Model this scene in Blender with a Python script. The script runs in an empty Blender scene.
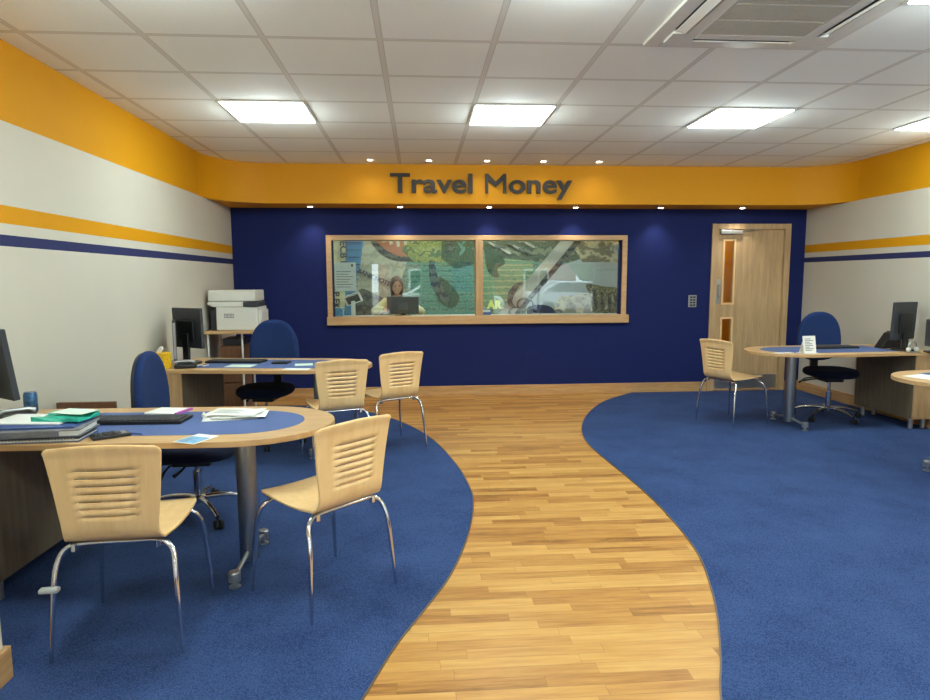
import bpy, bmesh, math, random
from mathutils import Vector, Matrix
random.seed(7)
PI = math.pi
SC = bpy.context.scene
COL = SC.collection

# ------------------------------------------------------------------ basic helpers
def lin(c):
    return tuple(((x/255)/12.92 if x/255 <= .04045 else ((x/255+.055)/1.055)**2.4) for x in c)

class MB:
    """collects shapes into one mesh"""
    def __init__(s): s.bm = bmesh.new(); s.mi = 0
    def _faces(s, vs, fs):
        bv = [s.bm.verts.new(v) for v in vs]
        for f in fs:
            try:
                fc = s.bm.faces.new([bv[i] for i in f]); fc.material_index = s.mi
            except ValueError: pass
        return s
    def box(s, x0, x1, y0, y1, z0, z1, M=None):
        vs = [Vector(p) for p in ((x0,y0,z0),(x1,y0,z0),(x1,y1,z0),(x0,y1,z0),(x0,y0,z1),(x1,y0,z1),(x1,y1,z1),(x0,y1,z1))]
        if M is not None: vs = [M @ v for v in vs]
        return s._faces(vs, [(3,2,1,0),(4,5,6,7),(0,1,5,4),(1,2,6,5),(2,3,7,6),(3,0,4,7)])
    def prism(s, poly, z0, z1, M=None):
        n = len(poly)
        vs = [Vector((x,y,z0)) for x,y in poly] + [Vector((x,y,z1)) for x,y in poly]
        if M is not None: vs = [M @ v for v in vs]
        fs = [tuple(range(n-1,-1,-1)), tuple(range(n,2*n))] + [(i,(i+1)%n,n+(i+1)%n,n+i) for i in range(n)]
        return s._faces(vs, fs)
    def tube(s, pts, rad, seg=12, caps=True):
        pts = [Vector(p) for p in pts]; n = len(pts)
        if not isinstance(rad, (list,tuple)): rad = [rad]*n
        up = None; vs = []
        for i,p in enumerate(pts):
            t = (pts[min(i+1,n-1)] - pts[max(i-1,0)]).normalized()
            if up is None:
                up = Vector((0,0,1)) if abs(t.z) < .9 else Vector((1,0,0))
            a = (up - t*up.dot(t)).normalized(); b = t.cross(a); up = a
            for k in range(seg):
                w = 2*PI*k/seg
                vs.append(p + (a*math.cos(w) + b*math.sin(w))*rad[i])
        fs = [(i*seg+k, i*seg+(k+1)%seg, (i+1)*seg+(k+1)%seg, (i+1)*seg+k) for i in range(n-1) for k in range(seg)]
        if caps: fs += [tuple(range(seg-1,-1,-1)), tuple(range((n-1)*seg, n*seg))]
        return s._faces(vs, fs)
    def lathe(s, prof, seg=24, M=None):
        """prof: (r,z) pairs from bottom to top"""
        vs = []
        for r,z in prof:
            for k in range(seg):
                w = 2*PI*k/seg; vs.append(Vector((r*math.cos(w), r*math.sin(w), z)))
        if M is not None: vs = [M @ v for v in vs]
        n = len(prof)
        fs = [(i*seg+k, i*seg+(k+1)%seg, (i+1)*seg+(k+1)%seg, (i+1)*seg+k) for i in range(n-1) for k in range(seg)]
        fs += [tuple(range(seg-1,-1,-1)), tuple(range((n-1)*seg, n*seg))]
        return s._faces(vs, fs)
    def pad(s, fn, w, h, t, ex=2.6, rings=6, seg=36):
        """cushion; fn(u,v,d) -> point, u,v in metres, d thickness offset"""
        out = []
        for k in range(seg):
            a = 2*PI*k/seg; c, q = math.cos(a), math.sin(a)
            out.append((w/2*math.copysign(abs(c)**(2/ex), c), h/2*math.copysign(abs(q)**(2/ex), q)))
        prof = [(1,0)] + [(1-.16*(1-math.cos(x*PI/2/rings)), math.sin(x*PI/2/rings)) for x in range(1,rings+1)] + [(.6,1.04),(.3,1.07)]
        vs = []
        def ring(r, d): 
            i0 = len(vs)
            for (x,y) in out: vs.append(Vector(fn(x*r, y*r, d)))
            return i0
        fs = []
        base = ring(1,0)
        for sgn in (1,-1):
            prev = base
            for r,d in prof[1:]:
                cur = ring(r, sgn*d*t/2)
                for k in range(seg):
                    q = (prev+k, prev+(k+1)%seg, cur+(k+1)%seg, cur+k)
                    fs.append(q if sgn>0 else q[::-1])
                prev = cur
            c = len(vs); vs.append(Vector(fn(0,0,sgn*t/2*1.08)))
            for k in range(seg):
                q = (prev+k, prev+(k+1)%seg, c)
                fs.append(q if sgn>0 else q[::-1])
        return s._faces(vs, fs)
    def build(s, name, mats, parent=None, smooth=False, bevel=0, loc=None, rotz=0, fix=True):
        me = bpy.data.meshes.new(name)
        if fix: bmesh.ops.recalc_face_normals(s.bm, faces=s.bm.faces[:])
        s.bm.to_mesh(me); s.bm.free()
        if not isinstance(mats, (list,tuple)): mats = [mats]
        for m in mats: me.materials.append(m)
        o = bpy.data.objects.new(name, me); COL.objects.link(o)
        if parent is not None: o.parent = parent
        if loc: o.location = loc
        o.rotation_euler.z = rotz
        if smooth:
            me.shade_smooth()
            try: me.set_sharp_from_angle(angle=math.radians(38))
            except Exception: pass
        if bevel:
            b = o.modifiers.new('bevel','BEVEL'); b.width = bevel; b.segments = 2; b.limit_method = 'ANGLE'
            b.angle_limit = math.radians(50)
        return o

def tag(o, label, cat, group=None):
    o['label'] = label; o['category'] = cat
    if group: o['group'] = group
    return o
def struct(o):
    o['kind'] = 'structure'; return o
def thing(name, label, cat, loc=(0,0,0), rz=0, group=None):
    o = bpy.data.objects.new(name, None); COL.objects.link(o)
    o.empty_display_size = .1
    o.location = loc; o.rotation_euler = (0,0,rz)
    return tag(o, label, cat, group)
def copy_tree(o, parent=None):
    c = o.copy(); COL.objects.link(c); c.parent = parent
    for ch in list(o.children): copy_tree(ch, c)
    return c
def dup(root, label, loc, rz, cat=None):
    c = copy_tree(root); c.location = loc; c.rotation_euler = (0,0,rz); c['label'] = label
    return c
def rotz(a, p=(0,0,0)): return Matrix.Translation(Vector(p)) @ Matrix.Rotation(a, 4, 'Z')
def bez(p0,p1,p2,p3,n=8):
    p0,p1,p2,p3 = map(Vector,(p0,p1,p2,p3)); out=[]
    for i in range(n+1):
        t=i/n; out.append(p0*(1-t)**3+p1*3*t*(1-t)**2+p2*3*t*t*(1-t)+p3*t**3)
    return out
def catmull(P, n=8):
    Q=[Vector(p) for p in P]; Q=[Q[0]*2-Q[1]]+Q+[Q[-1]*2-Q[-2]]; out=[]
    for i in range(1,len(Q)-2):
        a,b,c,d=Q[i-1:i+3]
        for k in range(n):
            t=k/n
            out.append(.5*((2*b)+(c-a)*t+(2*a-5*b+4*c-d)*t*t+(3*b-a-3*c+d)*t**3))
    out.append(Q[-2]); return out

# ------------------------------------------------------------------ materials
def nodes(name):
    m = bpy.data.materials.new(name); m.use_nodes = True
    nt = m.node_tree; b = nt.nodes['Principled BSDF']
    return m, nt, nt.nodes, nt.links, b
def texco(N, L, scale=(1,1,1), kind='Object', rot=(0,0,0)):
    tc = N.new('ShaderNodeTexCoord'); mp = N.new('ShaderNodeMapping')
    mp.inputs['Scale'].default_value = scale; mp.inputs['Rotation'].default_value = rot
    L.new(tc.outputs[kind], mp.inputs['Vector']); return mp.outputs['Vector']
def ramp(N, L, fac, stops, interp='LINEAR'):
    r = N.new('ShaderNodeValToRGB'); r.color_ramp.interpolation = interp
    e = r.color_ramp.elements
    while len(e) < len(stops): e.new(.5)
    for i,(p,c) in enumerate(stops): e[i].position = p; e[i].color = (*c,1)
    if fac is not None: L.new(fac, r.inputs['Fac'])
    return r.outputs['Color']
def mathn(N, L, op, a, b=None, c=None):
    n = N.new('ShaderNodeMath'); n.operation = op
    for i,v in enumerate((a,b,c)):
        if v is None: continue
        if isinstance(v,(int,float)): n.inputs[i].default_value = v
        else: L.new(v, n.inputs[i])
    return n.outputs[0]
def noise(N, L, vec, sc, det=4, rough=.5):
    n = N.new('ShaderNodeTexNoise'); n.inputs['Scale'].default_value = sc
    n.inputs['Detail'].default_value = det; n.inputs['Roughness'].default_value = rough
    L.new(vec, n.inputs['Vector']); return n.outputs['Fac']
def bump(N, L, b, h, st, dist=.002):
    n = N.new('ShaderNodeBump'); n.inputs['Strength'].default_value = st; n.inputs['Distance'].default_value = dist
    L.new(h, n.inputs['Height']); L.new(n.outputs['Normal'], b.inputs['Normal'])
def mk(name, c, rough=.5, metal=0, var=.06, scale=30, bmp=.1, spec=.5, **kw):
    m,nt,N,L,b = nodes(name)
    v = texco(N,L); f = noise(N,L,v,scale)
    c = lin(c)
    L.new(ramp(N,L,f,[(.3,tuple(x*(1-var) for x in c)),(.7,tuple(min(1,x*(1+var)) for x in c))]), b.inputs['Base Color'])
    b.inputs['Roughness'].default_value = rough; b.inputs['Metallic'].default_value = metal
    b.inputs['Specular IOR Level'].default_value = spec
    if bmp: bump(N,L,b,f,bmp,.0008)
    for k,val in kw.items(): b.inputs[k].default_value = val
    return m
def wood(name, c1, c2, axis='x', rough=.45, s=1.0, grain=1.0):
    m,nt,N,L,b = nodes(name)
    sc = {'x':(1.2*s,16*s,16*s),'y':(16*s,1.2*s,16*s),'z':(16*s,16*s,1.2*s)}[axis]
    v = texco(N,L,sc)
    f = noise(N,L,v,2.2,8,.62); g = noise(N,L,v,9,3,.6)
    mix = mathn(N,L,'ADD', mathn(N,L,'MULTIPLY',f,.75), mathn(N,L,'MULTIPLY',g,.25))
    a,d = lin(c1),lin(c2)
    mid = tuple((x+y)/2 for x,y in zip(a,d))
    w = .18/grain
    L.new(ramp(N,L,mix,[(.5-w,d),(.5,mid),(.5+w,a)]), b.inputs['Base Color'])
    b.inputs['Roughness'].default_value = rough
    bump(N,L,b,mix,.08,.0006)
    return m
def emit(name, c, st):
    m,nt,N,L,b = nodes(name)
    b.inputs['Base Color'].default_value = (*lin(c),1)
    b.inputs['Emission Color'].default_value = (*lin(c),1); b.inputs['Emission Strength'].default_value = st
    return m
def fabric(name, c, c2, scale=260, rough=.95, sheen=.15):
    m,nt,N,L,b = nodes(name)
    v = texco(N,L); f = noise(N,L,v,scale,3,.7); g = noise(N,L,v,3,3,.6)
    mix = mathn(N,L,'ADD', mathn(N,L,'MULTIPLY',f,.8), mathn(N,L,'MULTIPLY',g,.2))
    L.new(ramp(N,L,mix,[(.36,lin(c)),(.64,lin(c2))]), b.inputs['Base Color'])
    b.inputs['Roughness'].default_value = rough; b.inputs['Specular IOR Level'].default_value = .15
    b.inputs['Sheen Weight'].default_value = sheen; b.inputs['Sheen Roughness'].default_value = .6
    bump(N,L,b,f,.5,.002)
    return m
def glass(name, tint=(.93,.97,.95), ior=1.5, boost=1.0):
    m,nt,N,L,b = nodes(name); N.remove(b); out = N['Material Output']
    tr = N.new('ShaderNodeBsdfTransparent'); tr.inputs['Color'].default_value = (*tint,1)
    gl = N.new('ShaderNodeBsdfGlossy'); gl.inputs['Roughness'].default_value = .0
    fr = N.new('ShaderNodeFresnel'); fr.inputs['IOR'].default_value = ior
    fac = mathn(N,L,'MULTIPLY',fr.outputs[0],boost)
    mx = N.new('ShaderNodeMixShader'); L.new(fac, mx.inputs[0]); L.new(tr.outputs[0], mx.inputs[1]); L.new(gl.outputs[0], mx.inputs[2])
    L.new(mx.outputs[0], out.inputs['Surface']); return m

ORANGE = lin((212,146,6)); NAVY = lin((46,50,92)); CREAM = lin((206,198,182))
Z_SOF = 2.223; Z_CEIL = 2.645
def wall_paint(name, stripes=True):
    m,nt,N,L,b = nodes(name)
    v = texco(N,L); sep = N.new('ShaderNodeSeparateXYZ'); L.new(v, sep.inputs[0])
    z = mathn(N,L,'DIVIDE', sep.outputs['Z'], 3.0)
    st = [(0,CREAM)]
    for z0,z1,c in ((1.580,1.630,NAVY),(1.688,1.785,ORANGE)):
        st += [(z0/3,c),(z1/3,CREAM)]
    st += [(Z_SOF/3,ORANGE)]
    col = ramp(N,L,z,st,'CONSTANT')
    f = noise(N,L,v,140,3); g = noise(N,L,v,1.5,3)
    mx = N.new('ShaderNodeMix'); mx.data_type='RGBA'; mx.blend_type='MULTIPLY'; mx.inputs[0].default_value=1
    L.new(col, mx.inputs[6]); L.new(ramp(N,L,g,[(.3,(.95,.95,.95)),(.7,(1,1,1))]), mx.inputs[7])
    L.new(mx.outputs[2], b.inputs['Base Color'])
    b.inputs['Roughness'].default_value=.75; b.inputs['Specular IOR Level'].default_value=.25
    bump(N,L,b,f,.15,.0006)
    return m
M_WALL = wall_paint('painted_wall')
M_CREAM = mk('cream_paint',(206,198,182),.8,0,.03,3,.05,.2)
M_NAVY = mk('navy_paint',(26,36,88),.75,0,.05,60,.1,.15)
M_ORANGE = mk('orange_paint',(212,146,6),.6,0,.03,60,.08,.3)
M_DARKLET = mk('charcoal_lettering',(34,27,22),.5,0,.05,40,0)
def floor_mat():
    m,nt,N,L,b = nodes('oak_strip_floor')
    v = texco(N,L); sep = N.new('ShaderNodeSeparateXYZ'); L.new(v, sep.inputs[0])
    W=.062; Ln=.52
    yr = mathn(N,L,'DIVIDE',sep.outputs['Y'],W); row = mathn(N,L,'FLOOR',yr); fy = mathn(N,L,'FRACT',yr)
    wn = N.new('ShaderNodeTexWhiteNoise'); wn.noise_dimensions='1D'; L.new(row, wn.inputs['W'])
    xr = mathn(N,L,'ADD', mathn(N,L,'DIVIDE',sep.outputs['X'],Ln), mathn(N,L,'MULTIPLY',wn.outputs['Value'],9.0))
    colm = mathn(N,L,'FLOOR',xr); fx = mathn(N,L,'FRACT',xr)
    cmb = N.new('ShaderNodeCombineXYZ'); L.new(colm,cmb.inputs[0]); L.new(row,cmb.inputs[1])
    w2 = N.new('ShaderNodeTexWhiteNoise'); w2.noise_dimensions='3D'; L.new(cmb.outputs[0],w2.inputs['Vector'])
    # grain
    ad = N.new('ShaderNodeVectorMath'); ad.operation='MULTIPLY_ADD'
    L.new(v, ad.inputs[0]); ad.inputs[1].default_value=(2.2,26,1)
    sc = N.new('ShaderNodeVectorMath'); sc.operation='SCALE'; L.new(w2.outputs['Color'],sc.inputs[0]); sc.inputs['Scale'].default_value=30
    L.new(sc.outputs[0], ad.inputs[2])
    g = noise(N,L,ad.outputs[0],1.6,6,.65)
    t = mathn(N,L,'ADD', mathn(N,L,'MULTIPLY',w2.outputs['Value'],.42), mathn(N,L,'MULTIPLY',g,.85))
    c = ramp(N,L,t,[(.28,lin((120,74,32))),(.5,lin((172,118,56))),(.72,lin((194,142,74))),(.95,lin((208,162,94)))])
    # seams
    e1 = mathn(N,L,'LESS_THAN',fy,.035); e2 = mathn(N,L,'LESS_THAN',fx,.004)
    e = mathn(N,L,'MAXIMUM',e1,e2)
    mx = N.new('ShaderNodeMix'); mx.data_type='RGBA'; L.new(mathn(N,L,'MULTIPLY',e,.4), mx.inputs[0]); L.new(c,mx.inputs[6]); mx.inputs[7].default_value=(*lin((90,58,26)),1)
    L.new(mx.outputs[2], b.inputs['Base Color'])
    b.inputs['Roughness'].default_value=.42; b.inputs['Specular IOR Level'].default_value=.4
    bump(N,L,b,g,.12,.0006)
    return m
M_FLOOR = floor_mat()
M_CARPET = fabric('blue_flecked_carpet',(25,40,80),(66,88,132),210,.95,0)
M_INSET = fabric('blue_desk_linoleum',(58,78,130),(86,106,152),160,.7,.05)
M_CHAIRBLUE = fabric('blue_wool_upholstery',(20,38,80),(36,56,102),300,.95,.02)
M_CHAIRDARK = fabric('dark_navy_upholstery',(12,16,34),(24,30,52),300,.95,.02)
M_OAK = wood('light_oak_desk',(206,168,118),(176,136,90),'x',.4)
M_OAKZ = wood('light_oak_panel',(196,160,114),(160,124,84),'z',.5)
M_SKIRT = wood('oak_skirting',(206,164,112),(164,120,72),'x',.45)
M_SKIRTY = wood('oak_skirting_side',(206,164,112),(164,120,72),'y',.45)
M_PEDS = wood('shaded_brown_laminate',(116,103,82),(86,75,58),'z',.5)  # laminate's own darker tone, with some shade put into the colour
M_BEECH = wood('pale_beech_veneer',(246,209,152),(233,192,134),'z',.38,.7)
M_BROWN = wood('brown_cabinet_wood',(122,82,54),(96,62,40),'z',.5)
M_DOOR = wood('oak_door_veneer',(204,172,128),(170,138,98),'z',.45,.8)
M_CHROME = mk('chrome',(215,215,218),.12,1,.02,10,0)
M_ALU = mk('brushed_aluminium',(150,156,162),.32,1,.05,80,.05)
M_STEEL = mk('satin_steel',(176,178,178),.35,.9,.04,60,.03)
M_BLACK = mk('black_plastic',(24,24,27),.45,0,.1,60,.05)
M_DGREY = mk('dark_grey_plastic',(48,50,56),.5,0,.06,60,.05)
M_SCREEN = mk('dark_screen',(18,20,26),.12,0,.1,5,0)
M_WHITE = mk('white_plastic',(226,224,216),.4,0,.02,40,0)
M_OFFW = mk('printer_plastic',(212,210,200),.45,0,.02,40,.02)
M_PAPER = mk('white_paper',(232,232,226),.8,0,.03,8,0)
M_PAPER2 = mk('pale_green_paper',(206,224,210),.8,0,.06,12,0)
M_TEAL = mk('teal_plastic_wallet',(48,176,150),.35,0,.2,25,.2)
M_MAG = mk('magenta_edge',(176,90,170),.6,0,.08,25,0)
M_GREYB = mk('grey_binder_board',(118,118,124),.6,0,.08,80,.1)
M_BLUEF = mk('blue_folder',(60,84,140),.5,0,.08,30,0)
M_LTBLUE = mk('light_blue_print',(110,160,196),.5,0,.35,45,0)
M_YEL = mk('yellow_tissue_box_card',(226,180,30),.5,0,.25,60,0)
M_INK = mk('ink_print',(60,64,74),.7,0,.1,60,0)
M_RUB = mk('black_rubber',(20,20,22),.8,0,.1,60,.1)
M_FRAMEW = mk('white_pvc_frame',(225,228,226),.4,0,.02,10,0)
M_GLASS = glass('counter_glass',(.93,.98,.96),1.5,1.05)
M_GLASS2 = glass('shop_glass',(.95,.97,.96),1.45)
M_LEDP = emit('led_diffuser',(234,255,255),8.0)
M_BULB = emit('downlight_lens',(255,240,215),14.0)
def ceil_mat():
    m,nt,N,L,b = nodes('mineral_fibre_ceiling')
    v = texco(N,L); sep = N.new('ShaderNodeSeparateXYZ'); L.new(v, sep.inputs[0])
    def line(o, off, w):
        f = mathn(N,L,'FRACT', mathn(N,L,'DIVIDE', mathn(N,L,'SUBTRACT',o,off), .6))
        d = mathn(N,L,'ABSOLUTE', mathn(N,L,'SUBTRACT',f,.5))
        return mathn(N,L,'GREATER_THAN', d, .5-w/2/.6)
    e = mathn(N,L,'MAXIMUM', line(sep.outputs['X'],-1.986,.024), line(sep.outputs['Y'],3.522,.024))
    e2 = mathn(N,L,'MAXIMUM', line(sep.outputs['X'],-1.986,.034), line(sep.outputs['Y'],3.522,.034))
    f = noise(N,L,v,90,4,.7); g = noise(N,L,v,2,2)
    base = ramp(N,L,f,[(.3,lin((242,243,238))),(.7,lin((249,250,245)))])
    m1 = N.new('ShaderNodeMix'); m1.data_type='RGBA'; L.new(e2,m1.inputs[0]); L.new(base,m1.inputs[6]); m1.inputs[7].default_value=(*lin((205,202,194)),1)
    m2 = N.new('ShaderNodeMix'); m2.data_type='RGBA'; L.new(e,m2.inputs[0]); L.new(m1.outputs[2],m2.inputs[6]); m2.inputs[7].default_value=(*lin((224,221,213)),1)
    L.new(m2.outputs[2], b.inputs['Base Color'])
    b.inputs['Roughness'].default_value=.85; b.inputs['Specular IOR Level'].default_value=.2
    bump(N,L,b,f,.25,.001)
    return m
M_CEIL = ceil_mat()

# ------------------------------------------------------------------ room shell
XL, XR, YB, YF = -2.135, 4.736, 7.634, -1.2
T = .14
struct(MB().box(XL-T, XR+T, YF-T, 9.8, -.1, 0).build('floor', M_FLOOR))
struct(MB().box(XL-T, XR+T, YF-T, YB, Z_CEIL, Z_CEIL+.1).build('ceiling', M_CEIL))
struct(MB().box(XL-T, XL, YF-T, YB, 0, Z_CEIL).build('wall_left', M_WALL))
struct(MB().box(XR, XR+T, YF-T, YB, 0, Z_CEIL).build('wall_right', M_WALL))
# back wall with the counter window and the door opening
WX0, WX1, WZ0, WZ1 = -1.0, 2.44, .93, 1.86
DX0, DX1, DZ1 = 3.60, 4.495, 2.0
b = MB()
b.box(XL-T, WX0, YB, YB+T, 0, Z_CEIL); b.box(WX1, DX0, YB, YB+T, 0, Z_CEIL); b.box(DX1, XR+T, YB, YB+T, 0, Z_CEIL)
b.box(WX0, WX1, YB, YB+T, 0, WZ0); b.box(WX0, WX1, YB, YB+T, WZ1, Z_CEIL); b.box(DX0, DX1, YB, YB+T, DZ1, Z_CEIL)
struct(b.build('wall_back', M_NAVY))
# curved orange bulkhead
poly = []
for k in range(13):
    a = k/12*PI/2
    poly.append((XL + .56*(1-math.cos(a)), 6.58 + .60*math.sin(a)))
for k in range(13):
    a = PI/2*(1-k/12)
    poly.append((XR - .56*(1-math.cos(a)), 6.72 + .46*math.sin(a)))
poly += [(XR, YB), (XL, YB)]
struct(MB().prism(poly, Z_SOF, Z_CEIL-.001).build('bulkhead', M_ORANGE, smooth=True))
# skirtings
H = .12
struct(MB().box(XL, DX0-.055, YB-.018, YB, 0, H).build('baseboard_back', M_SKIRT, bevel=.003))
struct(MB().box(DX1+.05, XR, YB-.018, YB, 0, H).build('baseboard_back_corner', M_SKIRT, bevel=.003))
struct(MB().box(XL, XL+.018, 2.3, YB-.02, 0, H).build('baseboard_left', M_SKIRTY, bevel=.003))
struct(MB().box(XR-.018, XR, YF, YB-.02, 0, H).build('baseboard_right', M_SKIRTY, bevel=.003))
# nib wall close to the camera on the left, with its own skirting
struct(MB().box(XL, -1.475, 1.75, 2.236, 0, Z_CEIL).build('wall_nib', M_CREAM))
struct(MB().box(XL, -1.457, 1.73, 2.254, 0, H).build('baseboard_nib', M_SKIRTY, bevel=.003))

# carpets
cl = [(-.62,.9),(-.38,1.5),(-.205,2.027),(-.108,2.325),(-.001,2.576),(.108,2.836),(.189,3.102),(.269,3.456),(.322,3.836),(.33,4.16),(.262,4.779),(.08,5.611),(-.225,6.3),(-.66,6.85),(-1.2,7.12),(-1.7,7.2),(XL,7.22)]
cr = [(.62,.9),(.83,1.5),(.991,1.933),(1.097,2.155),(1.22,2.439),(1.303,2.672),(1.398,3.003),(1.445,3.358),(1.468,3.774),(1.461,4.248),(1.438,4.676),(1.423,5.249),(1.508,5.796),(1.742,6.448),(2.119,7.117),(2.60,YB-.018)]
ccl = [(p.x,p.y) for p in catmull([(x,y,0) for x,y in cl])]
ccr = [(p.x,p.y) for p in catmull([(x,y,0) for x,y in cr])]
struct(MB().prism([(XL,YF),(-1.0,YF)]+ccl, .0, .003).build('floor_carpet_left', M_CARPET))
struct(MB().prism([(XR,YF),(XR,YB-.018)]+ccr[::-1]+[(.3,YF)], .0, .003).build('floor_carpet_right', M_CARPET))
M_TRIM = mk('floor_trim_strip',(112,92,70),.4,.3,.05,40,0)
def strip(name, pts, w=.007):
    n=len(pts); b=MB(); L_=[];R_=[]
    for i,(x,y) in enumerate(pts):
        a=Vector(pts[max(i-1,0)]); c=Vector(pts[min(i+1,n-1)]); t=(c-a).normalized(); nn=Vector((-t.y,t.x))
        L_.append((x+nn.x*w/2,y+nn.y*w/2)); R_.append((x-nn.x*w/2,y-nn.y*w/2))
    for i in range(n-1):
        b.prism([L_[i],L_[i+1],R_[i+1],R_[i]], .0005, .0045)
    return struct(b.build(name, M_TRIM))
strip('trim_1', ccl); strip('trim_2', ccr)

# ------------------------------------------------------------------ counter window
w = bpy.data.objects.new('window_1', None); COL.objects.link(w); struct(w)
FX0,FX1,FZ0,FZ1 = -1.066,2.505,.868,1.912
b = MB()
b.box(FX0,FX1,YB-.022,YB+T+.01,1.855,FZ1); b.box(FX0,-1.006,YB-.022,YB+T+.01,.965,1.855); b.box(2.445,FX1,YB-.022,YB+T+.01,.965,1.855)
b.build('window_frame', M_OAK, w, bevel=.003)
MB().box(.676,.764,YB-.022,YB+T+.01,.965,1.855).build('mullion', M_OAKZ, w, bevel=.003)
MB().box(FX0-.005,FX1+.022,YB-.07,YB+T+.01,FZ0,.965).build('window_sill', M_OAK, w, bevel=.004)
for x0,x1 in ((-1.006,.676),(.764,2.445)):
    MB().box(x0,x1,YB+.05,YB+.06,.965,1.855).build('window_pane', M_GLASS, w)

# ------------------------------------------------------------------ door in the back wall
d = bpy.data.objects.new('door_1', None); COL.objects.link(d); struct(d)
b = MB()
b.box(3.552,3.628,YB-.02,YB+T,0,2.05); b.box(4.468,4.542,YB-.02,YB+T,0,2.05); b.box(3.628,4.468,YB-.02,YB+T,1.985,2.05)
b.box(3.628,3.640,YB+.055,YB+T,0,1.985); b.box(4.456,4.468,YB+.055,YB+T,0,1.985)
b.build('door_frame', M_DOOR, d, bevel=.003)
y0,y1 = YB+.012, YB+.054
hx0,hx1 = 3.722,3.846
b = MB()
b.box(3.631,hx0,y0,y1,.008,1.981); b.box(hx1,4.465,y0,y1,.008,1.981)
b.box(hx0,hx1,y0,y1,.008,.32); b.box(hx0,hx1,y0,y1,.90,1.09); b.box(hx0,hx1,y0,y1,1.848,1.981)
leaf = b.build('door_leaf', M_DOOR, d)
for z0,z1 in ((.32,.90),(1.09,1.848)):
    b = MB()
    b.box(hx0-.018,hx0+.004,y0-.008,y1,z0-.018,z1+.018); b.box(hx1-.004,hx1+.018,y0-.008,y1,z0-.018,z1+.018)
    b.box(hx0+.004,hx1-.004,y0-.008,y1,z0-.018,z0+.004); b.box(hx0+.004,hx1-.004,y0-.008,y1,z1-.004,z1+.018)
    b.build('glazing_bead', M_BEECH, leaf, bevel=.002)
    MB().box(hx0+.003,hx1-.003,y0+.018,y0+.024,z0+.003,z1-.003).build('vision_pane', M_GLASS2, leaf)
b = MB(); b.box(3.638,3.690,y0-.003,y0,1.08,1.385)
pl = b.build('pull_plate', M_STEEL, leaf, bevel=.001)
b = MB(); b.tube([(3.664,y0-.003,1.16),(3.664,y0-.04,1.17),(3.664,y0-.04,1.30),(3.664,y0-.003,1.31)],.008)
b.build('door_handle', M_STEEL, leaf, smooth=True)
b = MB(); b.box(3.655,3.925,y0-.05,y0,1.925,1.975)
b.tube([(3.93,y0-.03,1.965),(4.15,y0-.055,1.983)],.007)
b.build('door_closer', M_STEEL, leaf, bevel=.006)
MB().box(3.66,4.44,y0-.003,y0,.03,.20).build('kick_plate', M_STEEL, leaf)

# ------------------------------------------------------------------ back office seen through the counter glass
BY = 9.6
struct(MB().box(XL-T,3.35,BY,BY+.1,0,2.6).build('wall_office_back', M_CREAM))
struct(MB().box(XL-T-.1,XL-T,YB+T,BY+.1,0,2.6).build('wall_office_left', M_CREAM))
struct(MB().box(3.25,3.35,YB+T,BY,0,2.6).build('wall_office_right', M_CREAM))
struct(MB().box(XL-T,XR+T,YB+T,BY+.1,2.6,2.7).build('ceiling_office', M_CEIL))
struct(MB().box(3.35,XR+T,8.9,9.0,0,2.6).build('wall_corridor_back', M_ORANGE))
struct(MB().box(XR,XR+T,YB+T,8.9,0,2.6).build('wall_corridor_right', M_ORANGE))
t_ = tag(MB().box(3.78,4.1,8.84,8.9,1.02,1.22).build('notice_box', M_DGREY, bevel=.005),'small grey box on the yellow wall behind the door glass','box')

def text_mesh(body, size, mat, M, extrude=.002, bold=0.0, name='lettering', parent=None, width=None):
    cu = bpy.data.curves.new(name,'FONT'); cu.resolution_u=6; cu.body = body; cu.size = size; cu.extrude = extrude; cu.offset = bold
    o = bpy.data.objects.new(name, cu); COL.objects.link(o)
    dg = bpy.context.evaluated_depsgraph_get()
    me = bpy.data.meshes.new_from_object(o.evaluated_get(dg))
    bpy.data.objects.remove(o)
    if width:
        xs=[v.co.x for v in me.vertices]; k = width/(max(xs)-min(xs)); x0=min(xs)
        for v in me.vertices: v.co.x=(v.co.x-x0)*k
    me.transform(M)
    me.materials.clear(); me.materials.append(mat)
    o = bpy.data.objects.new(name, me); COL.objects.link(o)
    if parent is not None: o.parent = parent
    return o
def wall_text(x, y, z, rot=0):
    """matrix for text on a wall facing the room (-Y)"""
    return Matrix.Translation((x,y,z)) @ Matrix.Rotation(PI/2,4,'X') @ Matrix.Rotation(rot,4,'Z')

# the mural of enlarged banknote details: flat printed panels on the office wall
def guil(name, c1, c2, scale, dist, kind='RINGS', c3=None, rot=0):
    m,nt,N,L,b = nodes(name)
    v = texco(N,L,(1,1,1),'Object',(0,rot,0))
    wv = N.new('ShaderNodeTexWave'); wv.wave_type = kind
    wv.inputs['Scale'].default_value=scale; wv.inputs['Distortion'].default_value=dist; wv.inputs['Detail'].default_value=3
    wv.inputs['Detail Scale'].default_value=1.2
    L.new(v,wv.inputs['Vector'])
    n = noise(N,L,v,5.0,6,.7)
    t = mathn(N,L,'ADD',mathn(N,L,'MULTIPLY',wv.outputs['Fac'],.55),mathn(N,L,'MULTIPLY',n,.5))
    st=[(.25,lin(c1)),(.75,lin(c2))]
    if c3: st=[(.2,lin(c1)),(.5,lin(c2)),(.8,lin(c3))]
    st=[(.3+(p-.25)*.8,c) for p,c in st]
    L.new(ramp(N,L,t,st),b.inputs['Base Color']); b.inputs['Roughness'].default_value=.6
    return m
def mx_(px): return -1.268 + (px-331)*.0150
def mz_(py): return 1.975 - (py-240)*.01515
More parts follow.
